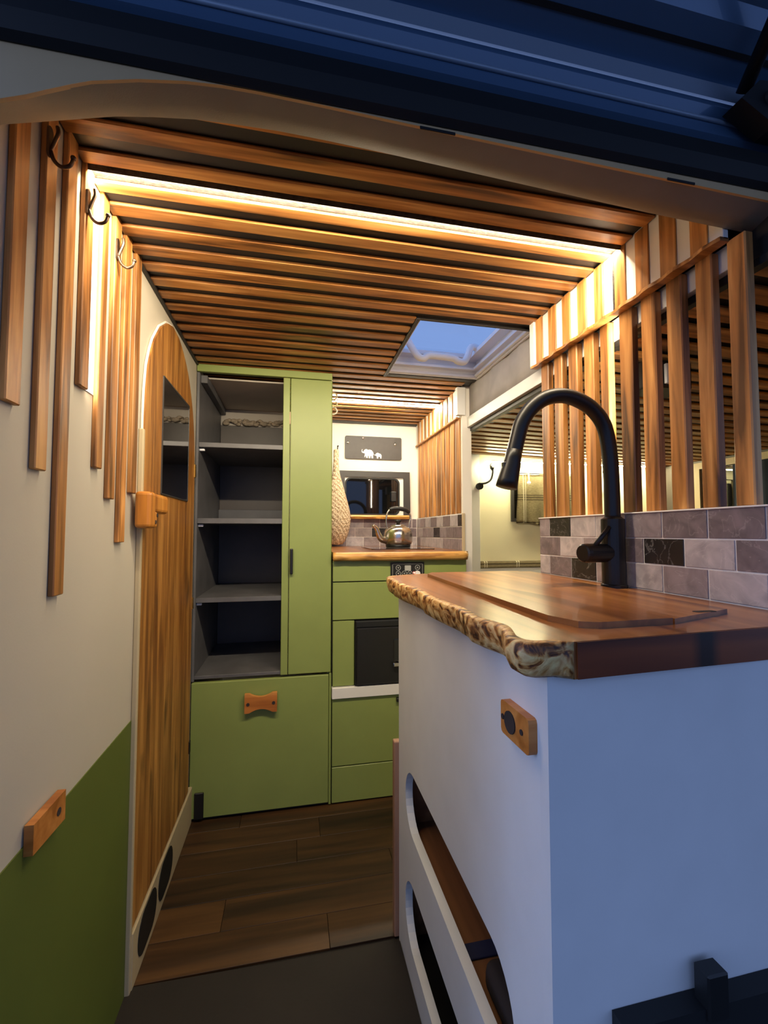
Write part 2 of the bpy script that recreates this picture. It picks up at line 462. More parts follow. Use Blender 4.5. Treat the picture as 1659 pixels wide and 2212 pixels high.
# --- floor with vinyl planks
floor = struct(box('floor', -0.42, 2.3, 0.56, 2.56, -0.06, -0.006, M['mat'], bev=0), 'brown wood-look vinyl plank floor of the aisle', 'floor')
rows = 13; pw = 1.35/rows
for i in range(rows):
    y0 = 1.155 + i*pw
    if y0 > 1.80: break
    off = [0.10, -0.18, 0.32, 0.02][i % 4]
    cuts = sorted([-0.366, off, 0.70])
    for a, b_ in zip(cuts, cuts[1:]):
        box('plank', a+0.0006, b_-0.0006, y0+0.0006, y0+pw-0.0006, -0.006, 0.0, M['floorX'], floor, bev=0.0006)
# dark flat sheet on the floor near the doorway
bm = bmesh.new()
plate(bm, [[(-0.366, 0.57), (0.277, 0.57), (0.277, 1.135), (-0.366, 1.150)]], onZ, -0.006, 0.003)
tag(fin('dark_floor_sheet', bm, M['mat']), 'dark sheet on the floor at the bottom of the doorway', 'mat')

# --- left wall
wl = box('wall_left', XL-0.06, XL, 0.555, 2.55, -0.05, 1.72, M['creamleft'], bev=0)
struct(wl, 'cream painted wall with hanging wooden slats and green lower part', 'wall')
bm = bmesh.new()
plate(bm, [[(0.555, 0.0), (1.136, 0.0), (1.136, 0.614), (0.555, 0.610)]], onX, XL-0.002, XL+0.002)
gp = fin('green_panel', bm, M['greenwall'], wl, label='dark olive green lower wall panel')
SLL = [(0.627, 0.659, 1.218), (0.697, 0.726, 1.140), (0.757, 0.787, 0.952), (0.817, 0.848, 1.301),
       (0.886, 0.914, 1.170), (0.945, 0.976, 1.117), (1.002, 1.036, 1.029), (1.065, 1.099, 1.139)]
for a, b_, z in SLL:
    box('slat', XL, XL+0.009, a, b_, z, ZC+0.01, M['slatZ'], wl, bev=0.0015)

# --- ceiling board with skylight opening, slats
SKX0, SKX1, SKY0, SKY1 = 0.366, 0.748, 1.236, 1.690
bm = bmesh.new()
plate(bm, [[(-0.42, 0.545), (0.775, 0.545), (0.775, 2.56), (-0.42, 2.56)],
           [(SKX0, SKY0), (SKX0, SKY1), (SKX1, SKY1), (SKX1, SKY0)]], onZ, ZB, ZB+0.025)
ceil = struct(fin('ceiling', bm, M['dark_board']), 'black ceiling covered with stained wooden slats', 'ceiling')
CS = [(0.660, 0.694), (0.725, 0.758), (0.786, 0.817), (0.852, 0.882), (0.908, 0.944), (0.970, 1.006), (1.033, 1.070), (1.098, 1.136), (1.161, 1.199)]
y = 1.2255
while y < 2.44:
    CS.append((y, y+0.0365)); y += 0.0632
for a, b_ in CS:
    x1 = 0.715
    if b_ > SKY0 and a < SKY1: x1 = SKX0-0.012
    if abs(a-2.0475) < 0.02: pass
    box('slat', XL+0.002, x1, a, b_, ZC, ZB, M['slatX'], ceil, bev=0.0025)
# black trims round the rooflight and along the ceiling edges
box('edge_strip', SKX0-0.012, SKX0, SKY0-0.01, SKY1+0.03, ZC-0.002, ZB, M['dark_board'], ceil, bev=0.0008)
box('edge_strip', SKX0, SKX1, SKY1, SKY1+0.026, ZC-0.001, ZB, M['dark_board'], ceil, bev=0.0008)
box('edge_strip', SKX0, SKX1, SKY0-0.010, SKY0, ZC-0.001, ZB, M['dark_board'], ceil, bev=0.0008)
box('edge_strip', XL, 0.715, 2.462, 2.497, ZC-0.006, ZB, M['dark_board'], ceil, bev=0.0008)
box('edge_strip', XL, XL+0.008, 1.10, 1.735, ZC-0.006, ZB, M['dark_board'], ceil, bev=0.0008)

# --- far kitchen wall
wf = box('wall_far', -0.42, 0.76, 2.50, 2.56, -0.05, 1.72, M['cream'], bev=0)
struct(wf, 'bright cream kitchen wall at the far end with tiled foot', 'wall')

def tiles(parent, axis, plane, t, u0, u1, z0, nrow, tw, th, seed, gap=0.003, start=0.5, pattern=None):
    """running-bond tiles; axis X: tile plane X=plane, u is Y ; axis Y: plane Y=plane, u is X"""
    rnd = random.Random(seed)
    for r in range(nrow):
        za, zb = z0 + r*th + gap/2, z0 + (r+1)*th - gap/2
        u = u0 - (tw*start if r % 2 == 0 else 0.0)
        k = 0
        while u < u1 - 0.002:
            a, b_ = max(u, u0), min(u+tw, u1)
            if b_-a > 0.012:
                if pattern and (r, k) in pattern: mi = pattern[(r, k)]
                else: mi = rnd.choices((0, 1, 2, 3), (5, 4, 3, 1.1))[0]
                if axis == 'X': box('tile', plane-t, plane, a+gap/2, b_-gap/2, za, zb, TM[mi], parent, bev=0.0008)
                else: box('tile', a+gap/2, b_-gap/2, plane-t, plane, za, zb, TM[mi], parent, bev=0.0008)
            u += tw; k += 1

bk = box('grout_board', 0.152, 0.716, 2.494, 2.50, 0.968, 1.134, M['grout'], wf, bev=0)
tiles(wf, 'Y', 2.494, 0.002, 0.152, 0.714, 0.970, 3, 0.097, 0.0535, 3)

# --- near slatted partition (right)
wr = box('wall_right', 0.719, 0.748, 0.535, 1.176, -0.05, 1.091, M['grout'], bev=0)
struct(wr, 'low partition with grey brick tiles and upright wooden slats behind the worktop', 'wall')
# rows counted from the bottom; k counts from the near end (u0)
PAT = {}
tw = 0.0967
us = [0.542-tw*0.07, 0]
def near_tiles():
    top = [(0.535, 0.540, 1), (0.542, 0.637, 2), (0.640, 0.735, 2), (0.738, 0.831, 1), (0.834, 0.929, 0), (0.932, 1.027, 0), (1.030, 1.124, 3), (1.127, 1.175, 1)]
    mid = [(0.535, 0.589, 2), (0.592, 0.686, 0), (0.689, 0.783, 3), (0.786, 0.880, 2), (0.883, 0.977, 1), (0.980, 1.074, 0), (1.077, 1.175, 2)]
    bot = [(0.535, 0.540, 0), (0.542, 0.639, 0), (0.642, 0.736, 1), (0.739, 0.832, 0), (0.835, 0.930, 1), (0.933, 1.027, 3), (1.030, 1.125, 2), (1.128, 1.175, 0)]
    for z0, z1, row in ((1.0400, 1.0905, top), (0.9868, 1.0372, mid), (0.9330, 0.9840, bot)):
        for a, b_, mi in row:
            box('tile', 0.7170, 0.719, a, b_, z0, z1, TM[mi], wr, bev=0.0006)
near_tiles()
box('cap_strip', 0.714, 0.750, 0.535, 1.178, 1.0905, 1.0935, M['grout'], wr, bev=0.0008)
LONG = [(1.134, 1.171), (1.068, 1.105), (1.002, 1.039), (0.938, 0.974), (0.885, 0.914), (0.812, 0.850), (0.749, 0.786), (0.686, 0.721), (0.623, 0.656), (0.563, 0.595)]
for a, b_ in LONG:
    box('slat', 0.727, 0.745, a, b_, 1.0935, 1.552, M['slatZ'], wr, bev=0.002)
box('band_board', 0.7155, 0.7265, 0.5895, 1.197, 1.553, ZB, M['white'], wr, bev=0.001, label='white band above the slats')
BAND = [(1.137, 1.171), (1.070, 1.106), (1.006, 1.040), (0.941, 0.975), (0.880, 0.911), (0.809, 0.842), (0.745, 0.780), (0.680, 0.717), (0.616, 0.650), ]
for a, b_ in BAND:
    box('short_slat', 0.7115, 0.7155, a, b_, 1.556, ZC+0.002, M['slatZ'], wr, bev=0.001)
# wavy wooden ledge below the band
bm = bmesh.new()
n = 40; outl = []
for k in range(n+1):
    yy = 0.5895 + (1.190-0.5895)*k/n
    outl.append((0.7065 + 0.0025*math.sin(yy*2*PI/0.0635), yy))
outl += [(0.727, 1.190), (0.727, 0.5895)]
plate(bm, [outl], onZ, 1.549, 1.556)
fin('ledge', bm, M['slatX'], wr, label='thin wooden ledge under the white band')
box('end_block', 0.708, 0.728, 1.176, 1.200, 1.556, ZC+0.004, M['white'], wr, bev=0.001)

f = box('wall_upper_light_block', 0.769, 0.80, 0.50, 2.56, 1.50, 1.74, M['dark_board'], bev=0); struct(f, 'added dark board closing the sky gap between the two ceiling levels', 'wall')  # added board, blocks sky light leaking in between the ceiling levels
# fascia beam above the opening and the grey felt panel above it
f = box('trim_1', 0.7455, 0.768, 0.600, 1.835, 1.514, 1.558, M['white'], bev=0.001); struct(f, 'white beam across the opening beside the skylight', 'trim')
f = box('trim_2', 0.760, 0.785, 0.50, 1.835, 1.498, 1.5135, M['dark_board'], bev=0.001); struct(f, 'dark underside strip below the white beam', 'trim')
bm = bmesh.new()
nn = 24
rows_ = []
for k in range(nn+1):
    yy = 1.20 + (1.835-1.20)*k/nn
    rows_.append([bm.verts.new((0.7535+0.0035*math.sin(k*0.9)+0.002*math.sin(k*2.3), yy, z)) for z in (1.558, 1.60, 1.65, 1.72)])
for a, b_ in zip(rows_, rows_[1:]):
    for k in range(3): bm.faces.new((a[k], a[k+1], b_[k+1], b_[k]))
rb = bmesh.ops.solidify(bm, geom=bm.faces[:], thickness=0.008)
f = fin('trim_3', bm, M['greyfelt'], smooth=True); struct(f, 'wrinkled grey felt lining between the beam and skylight', 'trim')

# --- kitchen partition
wk = box('wall_kitchen', 0.722, 0.765, 1.790, 2.50, -0.05, 1.72, M['cream'], bev=0)
struct(wk, 'slatted and tiled partition at the right of the kitchen counter', 'wall')
box('grout_board', 0.7175, 0.722, 1.786, 2.494, 0.968, 1.134, M['grout'], wk, bev=0)
tiles(wk, 'X', 0.7175, 0.002, 1.786, 2.490, 0.970, 3, 0.0985, 0.0535, 12, pattern={(1, 0): 2, (2, 0): 3, (1, 3): 3})
y = 1.800
for k in range(10):
    a = 1.806 + k*0.0672
    box('slat', 0.716, 0.722, a, a+0.048, 1.1345, 1.560, M['slatZ'], wk, bev=0.0015)
    if k > 0: box('short_slat', 0.708, 0.712, a, a+0.036, 1.566, ZC+0.002, M['slatZ'], wk, bev=0.001)
box('band_board', 0.712, 0.722, 1.80, 2.49, 1.560, ZB, M['white'], wk, bev=0.001)
box('ledge', 0.704, 0.722, 1.815, 2.48, 1.556, 1.566, M['slatX'], wk, bev=0.002)
box('end_block', 0.697, 0.735, 1.780, 1.806, 1.566, ZC, M['white'], wk, bev=0.001)
box('edge_trim', 0.7155, 0.728, 1.778, 1.786, 0.968, 1.134, M['skirting'], wk, bev=0.001)

# --- alcove shell
YB = 2.36
wb = box('wall_alcove', 0.766, 2.30, YB, YB+0.06, -0.05, 1.56, M['alcovewall'], bev=0)
struct(wb, 'pale yellow lit wall at the back of the alcove', 'wall')
wa = box('wall_alcove_post', 0.766, 1.045, YB-0.03, YB, 0.0, 1.50, M['white'], bev=0.001)
struct(wa, 'white upright panel left of the alcove curtain', 'wall')
wlow = box('wall_alcove_low', 1.045, 2.24, YB-0.03, YB, 0.0, 0.845, M['white'], bev=0.001)
struct(wlow, 'white low panel under the plaid cushion', 'wall')
wrt = box('wall_alcove_side', 2.25, 2.31, 0.50, YB, -0.05, 1.56, M['slateb'], bev=0)
struct(wrt, 'dark side wall of the alcove behind the slats', 'wall')
ca = box('ceiling_alcove', 0.8005, 2.31, 0.50, 2.42, 1.508, 1.56, M['dark_board'], bev=0)
struct(ca, 'lower black alcove ceiling covered with wooden slats', 'ceiling')
tilt = math.atan(0.03)
y = 0.5465
proto = None
while y < YB-0.06:
    if proto is None:
        bm = bx(bmesh.new(), 0.775, 2.245, y, y+0.047, 1.476, 1.484, 0.002)
        proto = fin('slat', bm, M['slatX'], ca); proto.rotation_euler = (0, tilt, 0)
    else:
        dup(proto, (1.51, y+0.0235, 1.480), ca)
    y += 0.0735

# --- van frame header round the rear opening (arched corner)
C1 = [(-0.42, 1.40), (-0.375, 1.48), (-0.350, 1.512), (-0.325, 1.529), (-0.298, 1.540), (-0.280, 1.549), (-0.257, 1.560), (-0.234, 1.570), (-0.185, 1.583), (-0.134, 1.592), (-0.091, 1.596), (-0.048, 1.597), (0.033, 1.596), (0.112, 1.594), (0.76, 1.583), (0.86, 1.575)]
C2 = [(-0.44, 1.43), (-0.40, 1.505), (-0.378, 1.530), (-0.354, 1.543), (-0.315, 1.554), (-0.280, 1.564), (-0.228, 1.579), (-0.184, 1.587), (-0.134, 1.594), (-0.087, 1.597), (-0.027, 1.599), (0.036, 1.598), (0.122, 1.595), (0.566, 1.574), (0.813, 1.567), (0.90, 1.565)]
bm = bmesh.new()
A = [bm.verts.new((x, 0.540, z)) for x, z in C1]
Bm = [bm.verts.new((x, 0.565, z+0.0) ) for (x, z) in [((p[0]+q[0])/2, (p[1]+q[1])/2-0.001) for p, q in zip(C1, C2)]]
B_ = [bm.verts.new((x, 0.588, z)) for x, z in C2]
Bt = [bm.verts.new((x, 0.594, z+0.006)) for x, z in C2]
Cc = [bm.verts.new((x, 0.594, 1.72)) for x, z in C2]
for R0, R1 in ((A, Bm), (Bm, B_), (B_, Bt), (Bt, Cc)):
    for k in range(len(A)-1): bm.faces.new((R0[k], R0[k+1], R1[k+1], R1[k]))
f = fin('trim_4', bm, M['trimgrey'], smooth=True); struct(f, 'grey plastic headlining trim curving over the doorway', 'trim')
# body frame face in front of it
bm = bmesh.new()
outer = [(-0.90, 1.60)] + [(-0.90, -0.2), (-0.45, -0.2)] + [(x, z) for x, z in C1] + [(0.92, 1.52), (0.95, -0.2), (2.4, -0.2), (2.4, 1.612)]
plate(bm, [outer], onY, 0.536, 0.541)
f = fin('trim_5', bm, M['trimlight']); struct(f, 'beige body frame edge above the doorway', 'trim')
# small slots in it
for sx in (0.16, 0.55):
    box('slot', sx, sx+0.05, 0.5345, 0.5365, 1.591-0.012*sx, 1.595-0.012*sx, M['rubber'], f, bev=0.0005)
box('panel_joint', 0.0175, 0.0190, 0.5345, 0.5365, 1.597, 1.612, M['trimgrey'], f, bev=0.0002)
# rubber seal
bm = bmesh.new()
prof = [(0.534, 1.594), (0.526, 1.600), (0.522, 1.622), (0.526, 1.648), (0.545, 1.66), (0.56, 1.72), (0.56, 1.60)]
for xa, xb in ((-0.9, 2.4),):
    L0 = [bm.verts.new((xa, a, b_+0.002)) for a, b_ in prof]; L1 = [bm.verts.new((xb, a, b_+0.004)) for a, b_ in prof]
    for k in range(len(prof)):
        k2 = (k+1) % len(prof); bm.faces.new((L0[k], L0[k2], L1[k2], L1[k]))
    bm.faces.new(L0); bm.faces.new(L1[::-1])
f = fin('trim_6', bm, M['rubber']); struct(f, 'thick black rubber door seal above the doorway', 'trim')

# --- right body pillar, rear closing of the alcove
f = box('trim_7', 0.90, 0.95, 0.542, 0.556, 0.0, 1.56, M['rubber'], bev=0.003); struct(f, 'dark door pillar beyond the right end of the slatted partition', 'trim')

# ================================================================== TAILGATE
tg = thing('tailgate', 'dark blue raised van tailgate folded up above the doorway', 'tailgate', (0.3, 0.5, 1.66))
def ext(name, prof, mat, x0=-0.52, x1=2.2, smooth=False, label=None, parent=tg):
    bm = bmesh.new()
    n_ = len(prof)
    A0 = [bm.verts.new((x0, a, b_)) for a, b_ in prof]; A1 = [bm.verts.new((x1, a, b_)) for a, b_ in prof]
    for k in range(n_):
        bm.faces.new((A0[k], A0[(k+1) % n_], A1[(k+1) % n_], A1[k]))
    bm.faces.new(A0); bm.faces.new(A1[::-1])
    return fin(name, bm, mat, parent, smooth=smooth, label=label)
ext('lower_panel', [(0.540, 1.662), (0.530, 1.668), (0.530, 1.686), (0.545, 1.692), (0.57, 1.692), (0.57, 1.662)], M['blue'])
bm = tube(bmesh.new(), [(-0.52, 0.5285, 1.688), (0.3, 0.5285, 1.688), (2.2, 0.5285, 1.688)], 0.0032, 8)
fin('seam_bead', bm, M['bluelight'], tg, smooth=True, label='rounded tailgate seam with its sky highlight painted pale')
ext('channel', [(0.545, 1.692), (0.535, 1.700), (0.528, 1.712), (0.530, 1.722), (0.56, 1.74), (0.58, 1.70)], M['blue'])
ext('fold_strip', [(0.526, 1.722), (0.516, 1.734), (0.524, 1.745), (0.545, 1.740)], M['bluelight'])
ext('inner_skin', [(0.524, 1.742), (0.470, 1.770), (0.460, 1.790), (0.440, 1.800), (0.10, 1.90), (-0.85, 2.02), (-0.85, 2.06), (0.10, 1.94), (0.55, 1.80)], M['blue'])
ext('skin_groove', [(0.497, 1.7545), (0.491, 1.7575), (0.492, 1.7605), (0.498, 1.7575)], M['rubber'])
# hinge arm at the right
bm = bmesh.new()
plate(bm, [[(0.640, 1.690), (0.675, 1.725), (0.74, 1.735), (0.80, 1.70), (0.80, 1.665), (0.70, 1.660)]], onY, 0.492, 0.522)
ha = tg
fin('hinge_bracket', bm, M['rubber'], ha, label='black hinge bracket')
fin('pivot', tube(bmesh.new(), [(0.695, 0.478, 1.70), (0.695, 0.500, 1.70)], 0.012, 14), M['framegrey'], ha, smooth=False)
fin('strut', tube(bmesh.new(), [(0.66, 0.505, 1.715), (0.60, 0.30, 1.86), (0.56, 0.10, 1.95)], 0.010, 12), M['rubber'], ha, smooth=True)
fin('pivot_pin', tube(bmesh.new(), [(0.755, 0.480, 1.69), (0.755, 0.495, 1.69)], 0.007, 12), M['chrome'], ha)

# ================================================================== LED STRIPS
def tape(name, parent, quad, back, p0, p1, fn, mat):
    """prism with one glowing face; quad=(a, b) the glowing edge pair, back=(c, d) in the cross-section plane"""
    bm = bmesh.new()
    prof = [quad[0], quad[1], back[0], back[1]]
    A0 = [bm.verts.new(fn(u, v, p0)) for u, v in prof]; A1 = [bm.verts.new(fn(u, v, p1)) for u, v in prof]
    fs = [bm.faces.new((A0[k], A0[(k+1) % 4], A1[(k+1) % 4], A1[k])) for k in range(4)]
    bm.faces.new(A0[::-1]); bm.faces.new(A1)
    for f_ in bm.faces: f_.material_index = 0
    fs[0].material_index = 1
    return fin(name, bm, [M['fuzzy'], mat], parent, label='glowing warm white tape')
t = thing('led_strip', 'bright LED strip set across the ceiling slats near the doorway', 'light strip', (0.175, 0.83, 1.69), 'warm LED strips')
box('profile', XL+0.003, 0.714, 0.829, 0.8505, 1.6935, 1.6968, M['fuzzy'], t, bev=0.0006, label='frosted grey light profile')
fnx = lambda u, v, p: Vector((p, u, v))
tape('tape', t, ((0.8205, 1.6828), (0.8285, 1.6938)), ((0.8285, 1.6968), (0.8178, 1.6968)), XL+0.004, 0.712, fnx, M['led'])
fnz = lambda u, v, p: Vector((u, v, p))
t = thing('led_strip', 'upright LED strip on the left wall between wooden slats', 'light strip', (-0.36, 0.85, 1.30), 'warm LED strips')
box('profile', XL+0.0004, XL+0.002, 0.8485, 0.8855, 1.303, 1.69, M['plasticwhite'], t, bev=0.0004)
tape('tape', t, ((XL+0.008, 0.8495), (XL+0.0025, 0.8545)), ((XL+0.0021, 0.8545), (XL+0.0021, 0.8485)), 1.304, 1.688, fnz, M['ledv'])
t = thing('led_strip', 'upright LED strip between the wooden slats of the right partition', 'light strip', (0.72, 0.86, 1.30), 'warm LED strips')
box('profile', 0.7138, 0.7154, 0.8430, 0.8785, 1.557, 1.69, M['plasticwhite'], t, bev=0.0004)
tape('tape', t, ((0.7085, 0.8440), (0.7135, 0.8495)), ((0.7137, 0.8495), (0.7137, 0.8430)), 1.558, 1.688, fnz, M['ledv'])
tape('tape', t, ((0.7300, 0.8515), (0.7400, 0.8535)), ((0.7420, 0.8505), (0.7300, 0.8503)), 1.290, 1.546, fnz, M['ledv'])
t = thing('led_strip', 'LED strip across the far kitchen ceiling above the kettle', 'light strip', (0.43, 2.08, 1.69), 'warm LED strips')
box('profile', 0.155, 0.712, 2.072, 2.086, 1.686, 1.6895, M['plasticwhite'], t, bev=0.0005)
box('tape', 0.156, 0.711, 2.074, 2.084, 1.6815, 1.686, M['ledk'], t, bev=0, label='glowing warm white tape')
t = thing('led_strip', 'yellow LED strip along the top of the alcove wall', 'light strip', (1.6, YB-0.01, 1.45), 'warm LED strips')
box('profile', 1.055, 2.20, YB-0.098, YB-0.082, 1.4535, 1.4585, M['plasticwhite'], t, bev=0.0005)
box('tape', 1.06, 2.19, YB-0.096, YB-0.085, 1.4500, 1.4535, M['leda'], t, bev=0, label='glowing yellow tape')

# ================================================================== SKYLIGHT (window_1)
wn = thing('window_1', 'white framed roof skylight with a moulded handle', 'skylight', ((SKX0+SKX1)/2, (SKY0+SKY1)/2, ZB)); wn['kind'] = 'structure'
bm = bmesh.new()
plate(bm, [[(SKX0-0.004, SKY0-0.004), (SKX1+0.004, SKY0-0.004), (SKX1+0.004, SKY1+0.004), (SKX0-0.004, SKY1+0.004)],
           [(SKX0+0.004, SKY0+0.004), (SKX0+0.004, SKY1-0.004), (SKX1-0.004, SKY1-0.004), (SKX1-0.004, SKY0+0.004)]], onZ, ZB-0.004, 1.80)
fin('frame', bm, M['plasticwhite'], wn)
bm = bmesh.new()
plate(bm, [[(SKX0+0.003, SKY0+0.003), (SKX1-0.003, SKY0+0.003), (SKX1-0.003, SKY1-0.003), (SKX0+0.003, SKY1-0.003)],
           [(SKX0+0.018, SKY0+0.02), (SKX0+0.018, SKY1-0.030), (SKX1-0.026, SKY1-0.030), (SKX1-0.026, SKY0+0.02)]], onZ, 1.722, 1.732)
fin('inner_ledge', bm, M['plasticwhite'], wn)
bm = bmesh.new()
plate(bm, [[(SKX0+0.004, SKY0+0.004), (SKX1-0.004, SKY0+0.004), (SKX1-0.004, SKY1-0.004), (SKX0+0.004, SKY1-0.004)],
           [(SKX0+0.028, SKY0+0.03), (SKX0+0.028, SKY1-0.045), (SKX1-0.045, SKY1-0.045), (SKX1-0.045, SKY0+0.03)]], onZ, 1.765, 1.780)
fin('inner_ledge', bm, M['plasticwhite'], wn)
box('blind_rail', SKX0+0.004, SKX1-0.004, SKY1-0.014, SKY1-0.004, ZB-0.002, ZB+0.010, M['plasticwhite'], wn, bev=0.002)
box('blind_rail', SKX1-0.016, SKX1-0.004, SKY0+0.004, SKY1-0.014, ZB+0.002, ZB+0.012, M['plasticwhite'], wn, bev=0.002)
# domed pane
bm = bmesh.new()
N = 10
vv = [[bm.verts.new((SKX0-0.02+(SKX1-SKX0+0.04)*i/N, SKY0-0.02+(SKY1-SKY0+0.04)*j/N, 1.802+0.03*math.sin(PI*i/N)**0.5*math.sin(PI*j/N)**0.5)) for j in range(N+1)] for i in range(N+1)]
for i in range(N):
    for j in range(N): bm.faces.new((vv[i][j], vv[i+1][j], vv[i+1][j+1], vv[i][j+1]))
fin('pane', bm, M['skyglass'], wn, smooth=True, label='tinted blue rooflight dome')
hp = smooth_path([(0.425, 1.60, 1.795), (0.440, 1.595, 1.765), (0.462, 1.585, 1.728), (0.485, 1.585, 1.722), (0.51, 1.585, 1.735), (0.60, 1.585, 1.733), (0.625, 1.585, 1.722), (0.65, 1.585, 1.722), (0.668, 1.590, 1.748), (0.685, 1.595, 1.788), (0.715, 1.597, 1.785)], 4)
fin('handle', tube(bmesh.new(), hp, 0.0135, 12), M['plasticwhite'], wn, smooth=True, label='white moulded grab handle')
bm = bmesh.new()
for k in range(6): bx(bm, 0.515+k*0.0145, 0.523+k*0.0145, 1.576, 1.594, 1.741, 1.747, 0.002)
fin('grip_ridges', bm, M['plasticwhite'], wn)

# ================================================================== DOOR (door_1)
dr = thing('door_1', 'arched knotty wood plank door with a mirror panel and wooden latch', 'door', (XL, 1.417, 0.13)); dr['kind'] = 'structure'
ARCH = [(1.143, 1.33), (1.147, 1.40), (1.158, 1.463), (1.178, 1.51), (1.200, 1.548), (1.250, 1.604), (1.312, 1.645), (1.37, 1.662), (1.438, 1.657), (1.485, 1.640), (1.530, 1.615), (1.575, 1.58), (1.610, 1.535), (1.640, 1.485), (1.665, 1.420), (1.683, 1.34), (1.690, 1.27)]
def arch_z(yv):
    for (a, za), (b_, zb) in zip(ARCH, ARCH[1:]):
        if a <= yv <= b_: return za + (zb-za)*(yv-a)/(b_-a)
    return 1.27
nb = 5; pws = (1.690-1.143)/nb
zbot = 0.135
for k in range(nb):
    a = 1.143 + k*pws + 0.0008; b_ = 1.143 + (k+1)*pws - 0.0008
    top = [(a+(b_-a)*j/10, arch_z(a+(b_-a)*j/10)) for j in range(11)]
    bm = bmesh.new()
    plate(bm, [[(a, zbot), (b_, zbot)] + top[::-1]], onX, XL+0.001, XL+0.010)
    fin('plank', bm, M['doorZ'], dr)
# cream lip round the arch
pts = [(XL+0.004, 1.1415, zbot)] + [(XL+0.004, 1.1415, 0.7), (XL+0.004, 1.1415, 1.2)] + [(XL+0.004, a + (-0.002 if a < 1.4 else 0.002), z+0.002) for a, z in ARCH] + [(XL+0.004, 1.692, 0.7), (XL+0.004, 1.692, zbot)]
fin('edge_lip', tube(bmesh.new(), pts, 0.0035, 6), M['cream'], dr, smooth=True)
bm = bmesh.new(); plate(bm, [[(1.284, 1.158), (1.578, 1.158), (1.578, 1.474), (1.284, 1.480)]], onX, XL+0.010, XL+0.0125)
fin('mirror_panel', bm, M['mirror'], dr, label='mirror set in the door reflecting the shelves')
bm = bmesh.new(); plate(bm, [rrect(1.280, 1.5815, 1.1545, 1.483, 0.002, 2), [(1.284, 1.158), (1.284, 1.480), (1.578, 1.474), (1.578, 1.158)]], onX, XL+0.009, XL+0.0132)
fin('mirror_frame', bm, M['framegrey'], dr)
lt = fin('latch', bx(bmesh.new(), XL+0.010, XL+0.045, 1.085, 1.128, 1.060, 1.145, 0.008, 3), M['pullZ'], dr, label='chunky carved wooden door latch')
fin('latch_bar', bx(bmesh.new(), XL+0.012, XL+0.040, 1.105, 1.250, 1.098, 1.145, 0.009, 3), M['pullZ'], lt)
fin('keeper', bx(bmesh.new(), XL+0.010, XL+0.040, 1.128, 1.155, 1.062, 1.100, 0.004, 2), M['pullZ'], lt)
for yy, zz in ((1.140, 1.075), (1.152, 1.092)):
    fin('peg', tube(bmesh.new(), [(XL+0.036, yy, zz), (XL+0.0415, yy, zz)], 0.005, 12), M['darkcloth'], lt)
hg = fin('hinge', bx(bmesh.new(), XL+0.009, XL+0.014, 1.680, 1.697, 1.250, 1.298, 0.001), M['brass'], dr, label='small brass hinge')
fin('hinge', bx(bmesh.new(), XL+0.009, XL+0.014, 1.682, 1.698, 0.268, 0.310, 0.001), M['black'], dr)
fin('hinge', bx(bmesh.new(), XL+0.009, XL+0.014, 1.682, 1.698, 0.775, 0.815, 0.001), M['brass'], dr)

# skirting below the door with dark slots
bs = box('baseboard_left', XL, XL+0.014, 1.140, 1.735, 0.0, 0.128, M['skirting'], bev=0.002)
struct(bs, 'cream skirting board with dark slots under the arched door', 'baseboard')
for a, b_ in ((1.175, 1.318), (1.335, 1.475)):
    bm = bmesh.new(); plate(bm, [rrect(a, b_, 0.022, 0.118, 0.045, 6)], onX, XL+0.013, XL+0.0155)
    fin('slot', bm, M['rubber'], bs, label='dark rounded slot')
f = box('trim_8', XL, XL+0.012, 1.130, 1.142, 0.0, 1.30, M['skirting'], bev=0.002); struct(f, 'narrow cream door stop beside the arched door', 'trim')

# pull on the green panel of the left wall
def bowtie(cu, cv, w, h, n=8, waist=0.62):
    top = []
    for k in range(n+1):
        u = -w/2 + w*k/n
        s = abs(2*u/w)
        hh = h/2*(1.0 if s > 0.72 else waist + (1-waist)*(s/0.72)**2)
        top.append((cu+u, hh))
    return [(u, cv+hh) for u, hh in top] + [(u, cv-hh) for u, hh in top[::-1]]
bm = bmesh.new(); plate(bm, [[(0.717, 0.598), (0.805, 0.594), (0.805, 0.640), (0.717, 0.640)]], onX, XL+0.002, XL+0.014)
pl = fin('wooden_pull', bm, M['pull'], wl, label='wooden pull block on the green panel')
fin('hole', tube(bmesh.new(), [(XL+0.0125, 0.785, 0.617), (XL+0.0146, 0.785, 0.617)], 0.006, 12), M['darkcloth'], pl)

# ================================================================== TALL GREEN CABINET
YC = 1.735
tc_ = thing('shelf_cabinet', 'tall olive green cabinet with open dark grey shelves and a flap', 'cabinet', (-0.11, 1.95, 0))
box('side_panel', XL+0.002, XL+0.012, YC+0.001, 2.24, 0.50, 1.66, M['slate'], tc_, label='dark grey inner left side')
box('side_panel', -0.034, -0.022, YC+0.018, 2.24, 0.50, 1.66, M['slate'], tc_, label='dark grey inner right side')
box('side_panel', 0.134, 0.149, YC+0.018, 2.24, 0.0, 1.685, M['green'], tc_, label='green outer right side')
box('back_panel', XL+0.012, -0.034, 2.225, 2.24, 0.50, 1.575, M['slateb'], tc_, label='charcoal back board')
box('lining', XL+0.012, -0.034, YC+0.06, 2.225, 1.655, 1.662, M['lidboard'], tc_, label='grey lining board under the roof')
bm = bmesh.new()
for k in range(60):
    xx = XL+0.03+random.random()*0.29; rr = 0.005+random.random()*0.008
    bmesh.ops.create_icosphere(bm, subdivisions=1, radius=rr, matrix=Matrix.Translation((xx, 2.222-random.random()*0.012, 1.580+random.random()*0.022)) @ Matrix.Diagonal((1.5, 1, 1, 1)))
fo = fin('foam_seam', bm, M['foam'], tc_, smooth=True, label='lumpy foam seam along the top of the back')
